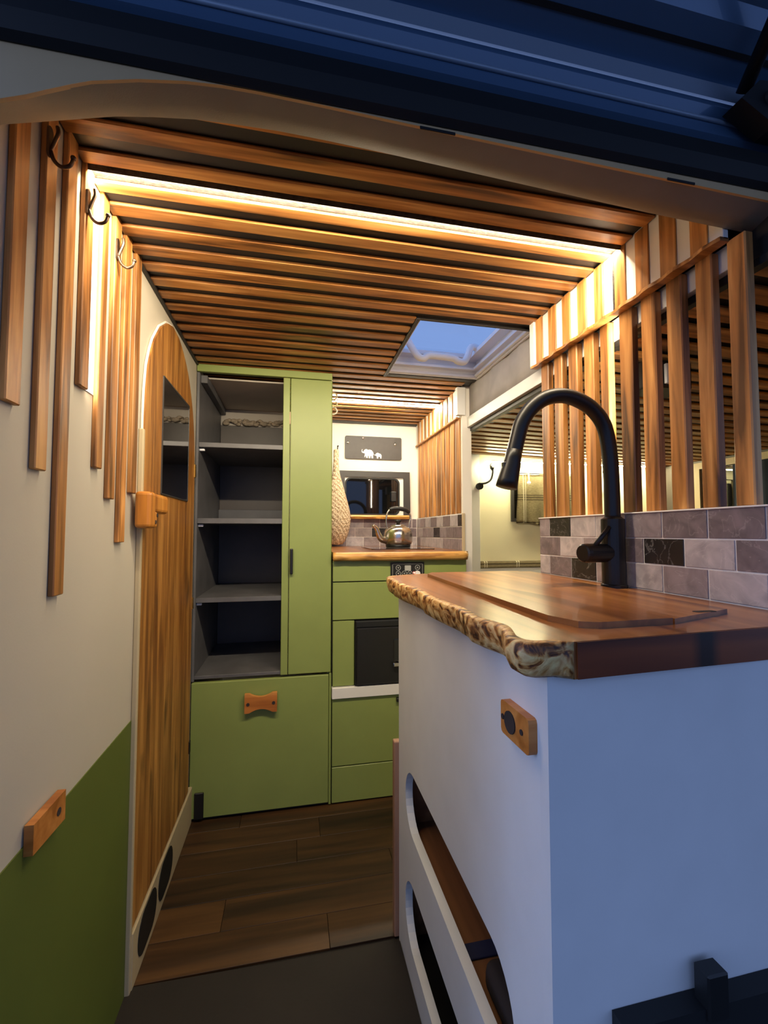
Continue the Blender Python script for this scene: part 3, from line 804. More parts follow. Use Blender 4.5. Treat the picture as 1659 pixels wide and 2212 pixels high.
box('rear_batten', XL+0.012, -0.034, 2.226, 2.24, 1.575, 1.655, M['lidboard'], tc_)
box('batten', XL+0.012, XL+0.036, YC+0.02, 2.22, 1.625, 1.655, M['slate'], tc_)
SH = [(1.374, 1.392), (1.084, 1.104), (0.788, 0.806), (0.508, 0.520)]
for a, b_ in SH:
    box('shelf', XL+0.012, -0.034, YC+0.004, 2.225, a, b_, M['slate'], tc_, bev=0.001, label='dark grey shelf board')
for a, b_ in SH[:3]:
    box('shelf_clip', XL+0.012, XL+0.030, YC+0.020, YC+0.034, a-0.012, a-0.003, M['plasticwhite'], tc_)
box('upstand', XL+0.012, -0.034, 2.20, 2.225, 1.104, 1.160, M['slate'], tc_)
box('top_rail', XL+0.002, 0.146, YC-0.004, YC+0.016, 1.662, 1.690, M['green'], tc_)
box('stile', -0.045, -0.019, YC-0.002, YC+0.016, 0.506, 1.660, M['green'], tc_)
d = box('door', -0.0165, 0.146, YC-0.002, YC+0.016, 0.506, 1.660, M['green'], tc_, bev=0.002, label='narrow green cupboard door')
fin('handle', bx(bmesh.new(), -0.014, -0.002, YC-0.020, YC-0.002, 0.890, 0.988, 0.003, 2), M['black'], d, label='black bar handle')
box('hinge', -0.021, -0.016, YC-0.004, YC, 1.475, 1.525, M['skirting'], d)
d = box('flap', XL+0.004, 0.139, YC-0.002, YC+0.016, 0.012, 0.496, M['green'], tc_, bev=0.002, label='large green drop-down flap')
bm = bmesh.new(); plate(bm, [bowtie(-0.114, 0.416, 0.117, 0.070, 14)], onY, YC-0.026, YC-0.010)
h = fin('handle', bm, M['pull'], d, label='bow-tie shaped wooden handle')
for xx in (-0.160, -0.068):
    fin('hole', tube(bmesh.new(), [(xx, YC-0.0275, 0.414), (xx, YC-0.025, 0.414)], 0.006, 12), M['darkcloth'], h)
fin('spacer', bx(bmesh.new(), -0.165, -0.150, YC-0.012, YC-0.002, 0.400, 0.430, 0.002), M['pull'], h)
fin('spacer', bx(bmesh.new(), -0.078, -0.063, YC-0.012, YC-0.002, 0.400, 0.430, 0.002), M['pull'], h)
box('bolt', -0.344, -0.312, YC-0.009, YC-0.002, 0.012, 0.105, M['black'], d, bev=0.002, label='black strap hinge')
box('end_strip', 0.1405, 0.149, YC-0.001, YC+0.018, 0.004, 0.500, M['green'], tc_)
box('plinth', XL+0.004, 0.149, YC+0.012, YC+0.03, 0.0, 0.02, M['rubber'], tc_)

# ================================================================== KITCHEN UNIT
ZK = 0.972
ku = thing('kitchen_cabinet', 'olive green kitchen base cabinet with drawer fronts beside the oven', 'cabinet', (0.43, 2.1, 0))
YF = 1.735
box('carcass', 0.152, 0.712, YF+0.020, 2.49, 0.0, 0.930, M['slateb'], ku, bev=0)
box('fascia', 0.153, 0.714, YF, YF+0.018, 0.8555, 0.940, M['green'], ku, bev=0.0015, label='green panel under the counter')
box('drawer_front', 0.153, 0.714, YF, YF+0.018, 0.7045, 0.8515, M['green'], ku, bev=0.0015)
box('side_front', 0.154, 0.239, YF, YF+0.018, 0.448, 0.7005, M['green'], ku, bev=0.0015)
box('ledge', 0.151, 0.714, YF-0.012, YF+0.018, 0.403, 0.4455, M['white'], ku, bev=0.002, label='white ledge under the oven')
d = box('drawer_front', 0.153, 0.714, YF, YF+0.018, 0.143, 0.400, M['green'], ku, bev=0.0015)
box('handle', 0.408, 0.50, YF-0.016, YF, 0.375, 0.390, M['black'], d, bev=0.002)
box('drawer_front', 0.153, 0.714, YF, YF+0.018, 0.006, 0.139, M['green'], ku, bev=0.0015)
# oven
ov = thing('oven', 'black built-in oven in the green kitchen cabinet', 'oven', (0.40, 1.73, 0.448))
box('body', 0.241, 0.60, YF-0.012, YF+0.019, 0.448, 0.700, M['blackplastic'], ov, bev=0.002)
box('top_strip', 0.243, 0.598, YF-0.018, YF-0.012, 0.676, 0.699, M['blackplastic'], ov, bev=0.002)
d = box('door', 0.246, 0.595, YF-0.020, YF-0.012, 0.455, 0.672, M['black'], ov, bev=0.002)
box('window', 0.395, 0.57, YF-0.022, YF-0.0195, 0.515, 0.625, M['darkglass'], d, bev=0.001)
fin('handle', bx(bmesh.new(), 0.388, 0.58, YF-0.042, YF-0.030, 0.520, 0.537, 0.004, 2), M['steel'], d, label='steel oven handle')
fin('handle_stub', bx(bmesh.new(), 0.392, 0.404, YF-0.034, YF-0.020, 0.522, 0.535, 0.001), M['steel'], d)
# control panel
cp = thing('control_panel', 'black control panel with buttons, screen and red light under the counter', 'control panel', (0.456, YF, 0.86))
bm = bmesh.new(); plate(bm, [rrect(0.386, 0.527, 0.860, 0.929, 0.004, 3)], onY, YF-0.007, YF)
fin('bezel', bm, M['blackplastic'], cp)
bm = bmesh.new(); plate(bm, [rrect(0.393, 0.520, 0.866, 0.922, 0.003, 3), rrect(0.3942, 0.5188, 0.8672, 0.9208, 0.0025, 3)[::-1]], onY, YF-0.0078, YF-0.007)
fin('border_line', bm, M['screen'], cp)
bm = bmesh.new(); plate(bm, [rrect(0.444, 0.470, 0.895, 0.916, 0.002, 2)], onY, YF-0.009, YF-0.007); fin('screen', bm, M['screen'], cp)
for xx, zz in ((0.417, 0.907), (0.498, 0.907), (0.417, 0.884), (0.442, 0.884), (0.466, 0.884)):
    bm = bmesh.new(); plate(bm, [disc(xx, zz, 0.0105), disc(xx, zz, 0.0088)[::-1]], onY, YF-0.0085, YF-0.007)
    b_ = fin('button', bm, M['screen'], cp)
    up = 1 if xx > 0.48 else -1
    bm = bmesh.new(); plate(bm, [[(xx-0.004, zz-0.0025*up), (xx+0.004, zz-0.0025*up), (xx, zz+0.004*up)]], onY, YF-0.0085, YF-0.007)
    fin('symbol', bm, M['screen'], b_)
fin('knob', tube(bmesh.new(), [(0.496, YF-0.007, 0.884), (0.496, YF-0.020, 0.884)], 0.0105, 18), M['knobwhite'], cp)
fin('indicator', tube(bmesh.new(), [(0.483, YF-0.007, 0.886), (0.483, YF-0.0095, 0.886)], 0.004, 10), M['reddot'], cp, label='red indicator light')

# kitchen worktop with live edge
kw = thing('kitchen_worktop', 'wooden kitchen worktop with a knotty live edge under the kettle', 'worktop', (0.43, 2.1, 0.94))
box('slab', 0.152, 0.713, 1.722, 2.489, 0.942, ZK, M['worktop'], kw, bev=0.001)
bm = bmesh.new()
n = 44; prev = None
for k in range(n+1):
    x = 0.1515 + (0.716-0.1515)*k/n
    q = 0.004*noise.noise(Vector((x*14, 1.3, 0))) + 0.0025*noise.noise(Vector((x*41, 4.3, 0)))
    ycorner = 0.016*max(0, (x-0.695)/0.021)**2
    ring = [bm.verts.new(p) for p in ((x, 1.722, ZK), (x, 1.712+q+ycorner, ZK-0.001), (x, 1.702+q*1.5+ycorner, ZK-0.010+q*0.4), (x, 1.701-q+ycorner, ZK-0.022), (x, 1.708+q*0.7+ycorner, ZK-0.034+q*0.5), (x, 1.722, 0.942))]
    if prev:
        for j in range(5): bm.faces.new((prev[j], prev[j+1], ring[j+1], ring[j]))
    else: bm.faces.new(ring)
    prev = ring
bm.faces.new(prev[::-1])
fin('live_edge', bm, M['liveX'], kw, smooth=True, label='yellow waney front edge with dark flecks')
# hob
hb = thing('hob', 'dark glass hob set in the kitchen worktop under the kettle', 'hob', (0.49, 2.1, ZK))
bm = bmesh.new(); plate(bm, [rrect(0.345, 0.645, 1.93, 2.27, 0.02, 5)], onZ, ZK, ZK+0.004); fin('glass', bm, M['hobglass'], hb)
bm = bmesh.new(); plate(bm, [disc(0.506, 2.1, 0.062, 28), disc(0.506, 2.1, 0.060, 28)[::-1]], onZ, ZK+0.004, ZK+0.0044); fin('ring_mark', bm, M['screen'], hb)

# kettle
kt = thing('kettle', 'stainless steel stovetop kettle with a black handle', 'kettle', (0.506, 2.1, ZK+0.0045))
Z0 = ZK+0.0045
fin('base', lathe(bmesh.new(), [(0.055, Z0), (0.060, Z0+0.002), (0.062, Z0+0.012), (0.058, Z0+0.014)], 0.506, 2.1, 36), M['blackplastic'], kt, smooth=True)
fin('body', lathe(bmesh.new(), [(0.058, Z0+0.012), (0.066, Z0+0.018), (0.070, Z0+0.028), (0.071, Z0+0.062), (0.069, Z0+0.074), (0.064, Z0+0.086), (0.054, Z0+0.096), (0.042, Z0+0.102), (0.038, Z0+0.104), (0.0, Z0+0.104)], 0.506, 2.1, 40), M['steel'], kt, smooth=True)
ld = fin('lid', lathe(bmesh.new(), [(0.037, Z0+0.104), (0.036, Z0+0.108), (0.022, Z0+0.113), (0.0, Z0+0.115)], 0.506, 2.1, 32), M['steel'], kt, smooth=True)
fin('knob', lathe(bmesh.new(), [(0.009, Z0+0.113), (0.010, Z0+0.122), (0.017, Z0+0.128), (0.017, Z0+0.134), (0.010, Z0+0.137), (0.0, Z0+0.137)], 0.506, 2.1, 20), M['blackplastic'], ld, smooth=True)
sp = smooth_path([(0.445, 2.085, Z0+0.036), (0.418, 2.078, Z0+0.042), (0.402, 2.074, Z0+0.066), (0.392, 2.071, Z0+0.092), (0.372, 2.066, Z0+0.108)], 5)
fin('spout', tube(bmesh.new(), sp, [0.019-0.0115*(k/(len(sp)-1)) for k in range(len(sp))], 14), M['steel'], kt, smooth=True)
hpth = smooth_path([(0.452, 2.10, Z0+0.092), (0.446, 2.10, Z0+0.130), (0.452, 2.10, Z0+0.170), (0.472, 2.10, Z0+0.190), (0.515, 2.10, Z0+0.192), (0.552, 2.10, Z0+0.182), (0.570, 2.10, Z0+0.155), (0.564, 2.10, Z0+0.118), (0.560, 2.10, Z0+0.092)], 6)
hd = fin('handle_bracket', tube(bmesh.new(), hpth, 0.0042, 10), M['steel'], kt, smooth=True)
gp_ = [p for p in hpth if p.z > Z0+0.166 and p.x > 0.462]
fin('grip', tube(bmesh.new(), gp_, [0.0075+0.004*math.sin(PI*k/(len(gp_)-1)) for k in range(len(gp_))], 12), M['blackplastic'], hd, smooth=True)

# ================================================================== KITCHEN WALL THINGS
w2 = thing('window_2', 'dark night window with a graphite frame above the kettle', 'window', (0.46, 2.49, 1.14)); w2['kind'] = 'structure'
bm = bmesh.new(); plate(bm, [[(0.254, 1.128), (0.672, 1.128), (0.669, 1.406), (0.254, 1.406)], [(0.284, 1.150), (0.284, 1.372), (0.632, 1.372), (0.632, 1.150)]], onY, 2.478, 2.50)
fin('frame', bm, M['framegrey'], w2)
bm = bmesh.new(); plate(bm, [[(0.284, 1.150), (0.632, 1.150), (0.632, 1.372), (0.284, 1.372)], rrect(0.288, 0.606, 1.154, 1.366, 0.03, 5)[::-1]], onY, 2.490, 2.4985)
fin('reveal', bm, M['white'], w2)
bm = bmesh.new(); plate(bm, [rrect(0.286, 0.610, 1.152, 1.368, 0.032, 5), rrect(0.294, 0.600, 1.160, 1.360, 0.028, 5)[::-1]], onY, 2.487, 2.492)
fin('gasket', bm, M['rubber'], w2)
box('pane', 0.292, 0.604, 2.494, 2.499, 1.156, 1.364, M['darkglass'], w2, bev=0)
fin('latch', bx(bmesh.new(), 0.556, 0.588, 2.474, 2.492, 1.230, 1.290, 0.004, 2), M['blackplastic'], w2, label='black window catch')
# sill
bm = bmesh.new()
n = 26; prev = None
for k in range(n+1):
    x = 0.300 + (0.652-0.300)*k/n
    q = 0.004*noise.noise(Vector((x*18, 7.3, 0)))
    ring = [bm.verts.new(p) for p in ((x, 2.477, 1.150), (x, 2.430+q, 1.149), (x, 2.424+q, 1.140+q), (x, 2.430-q, 1.128), (x, 2.489, 1.127), (x, 2.489, 1.150))]
    if prev:
        for j in range(6): bm.faces.new((prev[j], prev[(j+1) % 6], ring[(j+1) % 6], ring[j]))
    else: bm.faces.new(ring)
    prev = ring
bm.faces.new(prev[::-1])
tag(fin('window_shelf', bm, M['liveX']), 'short live-edge wooden shelf below the dark window', 'shelf')

# plaque with elephants
pq = thing('wall_plaque', 'dark grey plaque with two white elephants on the kitchen wall', 'plaque', (0.455, 2.494, 1.48))
def rot_(pts, c, a):
    return [(c[0]+(u-c[0])*math.cos(a)-(v-c[1])*math.sin(a), c[1]+(u-c[0])*math.sin(a)+(v-c[1])*math.cos(a)) for u, v in pts]
bm = bmesh.new(); plate(bm, [rrect(0.286, 0.622, 1.478, 1.612, 0.010, 4)], onY, 2.490, 2.4985); fin('board', bm, M['plaque'], pq)
for xx, zz in ((0.390, 1.601), (0.302, 1.571), (0.582, 1.571)):
    fin('stud', tube(bmesh.new(), [(xx, 2.4905, zz), (xx, 2.486, zz), (xx, 2.4835, zz)], [0.0085, 0.0080, 0.0045], 16), M['chrome'], pq, smooth=True)
ELE = [(0.00, 0.60), (0.02, 0.80), (0.06, 0.86), (0.09, 0.82), (0.06, 0.74), (0.07, 0.64), (0.15, 0.60), (0.20, 0.74), (0.30, 0.86), (0.42, 0.88), (0.52, 0.80), (0.66, 0.84), (0.82, 0.78), (0.94, 0.62), (0.99, 0.44), (1.00, 0.34), (0.96, 0.38), (0.95, 0.20), (0.96, 0.00), (0.82, 0.00), (0.80, 0.22), (0.74, 0.24), (0.72, 0.00), (0.60, 0.00), (0.58, 0.24), (0.52, 0.22), (0.52, 0.02), (0.38, 0.02), (0.36, 0.22), (0.30, 0.18), (0.28, 0.08), (0.22, 0.10), (0.26, 0.30), (0.28, 0.44), (0.16, 0.48), (0.06, 0.52)]
bm = bmesh.new(); plate(bm, [[(0.382+u*0.072, 1.484+v*0.060) for u, v in ELE]], onY, 2.4885, 2.4905); fin('elephant', bm, M['white'], pq, label='white elephant cutout')
EL2 = [(0.0, 0.62), (0.16, 0.60), (0.30, 0.86), (0.50, 0.94), (0.62, 0.84), (0.86, 0.74), (0.98, 0.50), (0.96, 0.00), (0.80, 0.00), (0.78, 0.26), (0.56, 0.26), (0.54, 0.00), (0.36, 0.00), (0.34, 0.36), (0.22, 0.44), (0.02, 0.54)]
bm = bmesh.new(); plate(bm, [[(0.456+u*0.046, 1.484+v*0.036) for u, v in EL2]], onY, 2.4885, 2.4905); fin('elephant', bm, M['white'], pq, label='small white elephant cutout')

# wall hook + knitted bag
hk = thing('bag_hook', 'small wire hook on the kitchen wall holding the knitted bag', 'hook', (0.235, 2.495, 1.50))
fin('wire', tube(bmesh.new(), smooth_path([(0.243, 2.499, 1.545), (0.243, 2.47, 1.535), (0.236, 2.44, 1.515), (0.232, 2.40, 1.510), (0.232, 2.385, 1.520)], 4), 0.0018, 8), M['black'], hk, smooth=True)
fin('tip', tube(bmesh.new(), [(0.243, 2.498, 1.545), (0.247, 2.494, 1.552)], 0.004, 10), M['black'], hk)
bm = bmesh.new()
prof = [(0.0, 0.982), (0.030, 0.986), (0.046, 1.005), (0.062, 1.040), (0.072, 1.080), (0.076, 1.120), (0.073, 1.165), (0.062, 1.215), (0.048, 1.265), (0.034, 1.320), (0.022, 1.370), (0.016, 1.410), (0.014, 1.455), (0.014, 1.500), (0.011, 1.510), (0.0, 1.512)]
lathe(bm, prof, 0.0, 0.0, 28, 1.0, 0.75)
for v in bm.verts:
    lean = 0.024*min(1, max(0, (1.46-v.co.z)/0.4))
    v.co.x += 0.226 + lean*0.25; v.co.y += 2.395
    v.co += Vector((1, 0.5, 0))*0.004*noise.noise(v.co*30)
bg_ = thing('knitted_bag', 'cream knitted bag hanging beside the green cabinet', 'bag', (0.23, 2.395, 0.985))
fin('body', bm, M['knit'], bg_, smooth=True)
# rings
rg_l = ['topmost pale ring hanging at the ceiling beside the cabinet edge', 'middle pale ring of three hanging beside the cabinet edge', 'lowest and brightest ring hanging beside the cabinet edge']
for k, (zz, mt) in enumerate(((1.668, 'skirting'), (1.632, 'skirting'), (1.600, 'knobwhite'))):
    c = Vector((0.170, 1.95, zz)); R = 0.0165
    pts = [c + Vector((R*math.cos(2*PI*i/20), 0.003*math.sin(4*PI*i/20), R*math.sin(2*PI*i/20))) for i in range(21)]
    tag(fin('hanging_ring', tube(bmesh.new(), pts, 0.0032, 8), M[mt], smooth=True), rg_l[k], 'ring', 'rings hanging beside the cabinet')

# ================================================================== SINK UNIT
su = thing('sink_cabinet', 'white sink cabinet with rounded slots in its side', 'cabinet', (0.5, 0.8, 0))
def stadium(y0, y1, z0, z1, r, tl=0): return rrect(y0, y1, z0, z1, r, 7)
hole1 = stadium(0.532, 1.078, 0.338, 0.480, 0.068)
hole2 = stadium(0.560, 1.081, 0.076, 0.226, 0.068)
bm = bmesh.new()
plate(bm, [[(0.464, -0.005), (1.148, -0.005), (1.148, 0.890), (0.464, 0.890)], hole1[::-1], hole2[::-1]], onX, 0.278, 0.296)
fin('side_panel', bm, M['unitwhite'], su, label='white side panel with two long rounded slots')
box('front_panel', 0.278, 0.72, 0.446, 0.464, -0.30, 0.890, M['unitwhite'], su, bev=0, label='white end panel facing the doorway')
box('rear_panel', 0.296, 0.7175, 1.130, 1.148, 0.0, 0.890, M['unitwhite'], su, bev=0.001)
box('inner_panel', 0.430, 0.440, 0.464, 1.130, 0.0, 0.885, M['ply'], su, label='brown plywood inner panel')
box('inner_shelf', 0.296, 0.430, 0.464, 1.130, 0.290, 0.302, M['ply'], su)
box('inner_end', 0.296, 0.430, 1.118, 1.130, 0.022, 0.885, M['ply'], su)
box('inner_bottom', 0.296, 0.430, 0.464, 1.130, 0.010, 0.022, M['blackplastic'], su)
box('inner_lining', 0.424, 0.430, 0.464, 1.130, 0.022, 0.290, M['blackplastic'], su)
bm = bmesh.new(); plate(bm, [rrect(0.468, 0.537, 0.792, 0.834, 0.005, 2)], onX, 0.267, 0.278)
p_ = fin('pull', bm, M['pull'], su, label='wooden pull with a dark thumb hole')
fin('thumb_hole', tube(bmesh.new(), [(0.2655, 0.512, 0.813), (0.2685, 0.512, 0.813)], 0.0135, 18), M['darkcloth'], p_)
for yy in (0.531, 0.484):
    fin('screw_hole', tube(bmesh.new(), [(0.2658, yy, 0.813), (0.2685, yy, 0.813)], 0.0035, 10), M['darkcloth'], p_)
# contents of the upper slot
tag(box('navy_strap', 0.300, 0.418, 0.748, 0.778, 0.3022, 0.3062, M['navy'], bev=0.001), 'navy strap inside the upper slot of the white cabinet', 'strap')
bm = bx(bmesh.new(), 0.312, 0.405, 0.540, 0.705, 0.306, 0.350, 0.016, 4)
for v in bm.verts: v.co += Vector((1, 1, 1))*0.003*noise.noise(v.co*22)
tag(fin('folded_cloth', bm, M['darkcloth'], smooth=True), 'dark folded cloth lying inside the upper cabinet slot', 'cloth')
tag(box('timber_post', 0.266, 0.284, 1.150, 1.172, 0.0, 0.495, M['post'], bev=0.002), 'short pinkish timber upright behind the white sink cabinet', 'post')

# sink worktop (live edge on the aisle side)
ZW = 0.931
wt = thing('sink_worktop', 'thick wooden worktop with a waney bark edge on the white cabinet', 'worktop', (0.48, 0.83, 0.89))
EDGE = [(0.372, 1.224), (0.304, 1.206), (0.262, 1.180), (0.245, 1.150), (0.240, 1.080), (0.239, 0.985), (0.247, 0.915), (0.248, 0.851), (0.243, 0.79), (0.247, 0.720), (0.252, 0.66), (0.249, 0.621), (0.246, 0.585), (0.250, 0.557), (0.257, 0.525), (0.250, 0.497), (0.241, 0.472), (0.240, 0.455), (0.244, 0.441), (0.259, 0.430), (0.286, 0.428)]
es = smooth_path([(a, b_, 0) for a, b_ in EDGE], 5)
inner = []
for i, p in enumerate(es):
    q = es[min(i+1, len(es)-1)] - es[max(i-1, 0)]
    nrm = Vector((-q.y, q.x, 0)).normalized()      # points into the slab
    inner.append(p + nrm*0.013)
for i in range(len(inner)):
    inner[i].y = max(inner[i].y, 0.4285)
inner[-1] = Vector((0.300, 0.4285, 0))
bm = bmesh.new()
plate(bm, [[(p.x, p.y) for p in inner] + [(0.43, 0.437), (0.591, 0.447), (0.7135, 0.455), (0.7135, 1.226), (0.40, 1.226)]], onZ, 0.8905, ZW)
fin('slab', bm, M['worktop'], wt)
bm = bmesh.new(); prev = None
for i, p in enumerate(es):
    q = inner[i]; out = (p-q)
    a1 = 0.20*noise.noise(p*22+Vector((3, 1, 0))); a2 = 0.45*noise.noise(p*35); a3 = 0.4*noise.noise(p*31+Vector((9, 2, 5)))
    pr = [(0.0, ZW), (0.75+a1, ZW-0.0005), (1.0+a1*0.6, ZW-0.003), (1.05+a2, ZW-0.013), (0.75+a3, ZW-0.026), (0.55+a2*0.6, ZW-0.036), (0.0, 0.8905)]
    ring = [bm.verts.new((q.x+out.x*s, q.y+out.y*s, z)) for s, z in pr]
    if prev:
        for j in range(6): bm.faces.new((prev[j], prev[j+1], ring[j+1], ring[j]))
        bm.faces.new((prev[6], prev[0], ring[0], ring[6]))
    else: bm.faces.new(ring)
    prev = ring
bm.faces.new(prev[::-1])
fin('live_edge', bm, M['live'], wt, smooth=True, label='pale waney edge with dark bark patches')
bm = bmesh.new(); plate(bm, [[(0.303, 0.4285), (0.43, 0.4365), (0.591, 0.4465), (0.7135, 0.4545), (0.7135, 0.4525), (0.591, 0.4445), (0.43, 0.4345), (0.303, 0.4265)]], onZ, 0.8908, ZW-0.0005)
fin('end_grain', bm, M['worktopX'], wt, label='dark end grain facing the doorway')
_nt = M['worktopX'].node_tree; _b = _nt.nodes['Principled BSDF']; _src = _b.inputs['Base Color'].links[0].from_socket
_tc = _nt.nodes.new('ShaderNodeTexCoord'); _sp = _nt.nodes.new('ShaderNodeSeparateXYZ'); _nt.links.new(_tc.outputs['Object'], _sp.inputs[0])
_mr = _nt.nodes.new('ShaderNodeValToRGB'); _e = _mr.color_ramp.elements      # dark knot running through the plank
_ma = _nt.nodes.new('ShaderNodeMath'); _ma.operation = 'ADD'; _ma.inputs[1].default_value = 0.5; _nt.links.new(_sp.outputs['X'], _ma.inputs[0]); _nt.links.new(_ma.outputs[0], _mr.inputs['Fac'])
_e[0].position = 0.452; _e[0].color = (0, 0, 0, 1); _e[1].position = 0.500; _e[1].color = (0, 0, 0, 1)
_q = _e.new(0.468); _q.color = (0.9, 0.9, 0.9, 1); _q = _e.new(0.484); _q.color = (0.9, 0.9, 0.9, 1)
_mx = _nt.nodes.new('ShaderNodeMixRGB'); _nt.links.new(_mr.outputs[0], _mx.inputs[0]); _nt.links.new(_src, _mx.inputs[1]); _mx.inputs[2].default_value = (0.006, 0.004, 0.003, 1)
_nt.links.new(_mx.outputs[0], _b.inputs['Base Color'])
# two sink cover boards lying on the worktop
sc = thing('sink_cover', 'wooden sink cover made of two boards set on the worktop', 'sink cover', (0.48, 0.83, ZW))
bm = bmesh.new(); plate(bm, [[(0.354, 1.130), (0.340, 0.72), (0.336, 0.535), (0.350, 0.490), (0.371, 0.480), (0.484, 0.484), (0.416, 0.806), (0.392, 1.165), (0.378, 1.168)]], onZ, ZW, ZW+0.008)
fin('board', bm, M['worktop'], sc, label='narrow front cover board')
bm = bmesh.new(); plate(bm, [[(0.396, 1.18), (0.421, 0.806), (0.488, 0.485), (0.625, 0.530), (0.645, 1.18)]], onZ, ZW, ZW+0.0068)
fin('board', bm, M['worktop'], sc, label='wide rear cover board')
bm = bmesh.new(); plate(bm, [rrect(0.555, 0.592, 0.515, 0.525, 0.005, 4)], onZ, ZW+0.0065, ZW+0.0072); fin('finger_hole', bm, M['darkcloth'], sc)

# faucet
fc = thing('faucet', 'matt black kitchen faucet with a high arched spout', 'faucet', (0.686, 0.83, ZW))
FX, FY = 0.684, 0.832
fin('base', lathe(bmesh.new(), [(0.0265, ZW), (0.0265, ZW+0.006), (0.024, ZW+0.008), (0.024, ZW+0.148), (0.0195, ZW+0.151), (0.0175, ZW+0.153)], FX, FY, 28), M['black'], fc, smooth=False)
np_ = smooth_path([(FX, FY, ZW+0.150), (FX, FY, 1.142), (0.681, FY, 1.215), (0.670, FY, 1.280), (0.643, FY, 1.318), (0.605, FY, 1.339), (0.566, FY, 1.346), (0.527, FY, 1.338), (0.495, FY, 1.316), (0.471, FY, 1.284), (0.4595, FY, 1.249), (0.450, FY, 1.212)], 6)
fin('spout', tube(bmesh.new(), np_, 0.0162, 18), M['black'], fc, smooth=True)
hd = fin('spray_head', tube(bmesh.new(), [(0.452, FY, 1.222), (0.4475, FY, 1.203), (0.4445, FY, 1.190), (0.436, FY, 1.158), (0.4325, FY, 1.144)], [0.0165, 0.0172, 0.0188, 0.0215, 0.0222], 20), M['black'], fc, smooth=True)
fin('spray_button', bx(bmesh.new(), 0.424, 0.432, FY-0.008, FY+0.006, 1.165, 1.197, 0.002), M['blackplastic'], hd)
vb = fin('valve', tube(bmesh.new(), [(FX-0.015, FY, 1.006), (0.615, FY-0.004, 1.006), (0.606, FY-0.0045, 1.006), (0.603, FY-0.005, 1.006)], [0.0205, 0.0205, 0.0195, 0.016], 22), M['black'], fc, smooth=False)
fin('lever', tube(bmesh.new(), [(0.630, FY-0.01, 1.020), (0.648, FY-0.012, 1.043), (0.664, FY-0.014, 1.062)], [0.0055, 0.0050, 0.0045], 10), M['black'], fc, smooth=True)

# black sill with a latch tab at the bottom right
bs_ = thing('door_sill', 'black lower sill panel across the white cabinet end at bottom right', 'sill panel', (0.55, 0.43, -0.3))
bm = bmesh.new(); plate(bm, [[(0.350, -0.30), (0.85, -0.30), (0.85, 0.527), (0.350, 0.522)]], onY, 0.424, 0.4455); fin('panel', bm, M['rubber'], bs_)
bm = bx(bmesh.new(), 0.452, 0.480, 0.420, 0.440, 0.510, 0.560, 0.002)
fin('latch_tab', bm, M['blackplastic'], bs_, label='black upright latch tab')

# ================================================================== COAT HOOKS on the left slats
def hook(y, zt, label):
    X0 = XL+0.009
    t = thing('coat_hook', label, 'hook', (X0, y, zt-0.06), 'coat hooks on the slatted wall')
    bm = bmesh.new(); plate(bm, [rrect(y-0.006, y+0.006, zt-0.045, zt, 0.0055, 5)], onX, X0, X0+0.003); fin('back_plate', bm, M['bronze'], t)
    lp = smooth_path([(X0+0.003, y, zt-0.036), (X0+0.008, y, zt-0.050), (X0+0.018, y, zt-0.058), (X0+0.029, y, zt-0.054), (X0+0.033, y, zt-0.042)], 6)
    fin('lower_prong', tube(bmesh.new(), lp, [0.0030-0.0004*k/len(lp) for k in range(len(lp))], 10), M['bronze'], t, smooth=True)
    up = smooth_path([(X0+0.003, y, zt-0.036), (X0+0.007, y, zt-0.024), (X0+0.012, y, zt-0.008), (X0+0.011, y, zt+0.002)], 6)
    fin('upper_prong', tube(bmesh.new(), up, 0.0028, 10), M['bronze'], t, smooth=True)
    bm = bmesh.new(); bmesh.ops.create_uvsphere(bm, u_segments=12, v_segments=8, radius=0.0040, matrix=Matrix.Translation(lp[-1])); fin('ball', bm, M['bronze'], t, smooth=True)
hook(0.700, 1.646, 'dark bronze coat hook nearest the doorway on the slatted wall')
hook(0.822, 1.648, 'bronze coat hook beside the upright LED strip on the left wall')
hook(0.952, 1.648, 'bronze coat hook farthest from the doorway on the slatted wall')

# ================================================================== ALCOVE CONTENTS
# plaid cushion strip
bm = bx(bmesh.new(), 1.046, 2.20, YB-0.032, YB-0.002, 0.846, 0.885, 0.008, 2)
tag(fin('plaid_cushion', bm, M['plaid']), 'long plaid cushion edge on the low white alcove panel', 'cushion')
# curtain on a rod over a dark window
wa2 = thing('window_3', 'dark edged alcove window behind the plaid curtain', 'window', (1.46, YB, 1.10)); wa2['kind'] = 'structure'
bm = bmesh.new(); plate(bm, [[(1.252, 1.115), (1.66, 1.115), (1.66, 1.375), (1.252, 1.375)], [(1.27, 1.135), (1.27, 1.36), (1.645, 1.36), (1.645, 1.135)]], onY, YB-0.012, YB)
fin('frame', bm, M['framegrey'], wa2)
box('pane', 1.268, 1.648, YB-0.006, YB-0.001, 1.132, 1.362, M['darkglass'], wa2, bev=0)
bm = bmesh.new()
N1, N2 = 60, 16
grid = []
for i in range(N1+1):
    u = i/N1; col = []
    for j in range(N2+1):
        v = j/N2
        x = 1.278 + (1.668-1.278)*u + 0.004*math.sin(v*5)*(1-2*u)
        zt = 1.394 - 0.004*math.sin(u*PI*5)**2
        zb = 1.104 - 0.022*u + 0.006*math.sin(u*9)
        yy = YB-0.030 + 0.006*math.sin(u*34+v*1.2)*(0.4+0.6*v) + 0.004*math.sin(u*11)
        col.append(bm.verts.new((x, yy, zt+(zb-zt)*v)))
    grid.append(col)
for i in range(N1):
    for j in range(N2): bm.faces.new((grid[i][j], grid[i+1][j], grid[i+1][j+1], grid[i][j+1]))
bmesh.ops.solidify(bm, geom=bm.faces[:], thickness=0.0025)
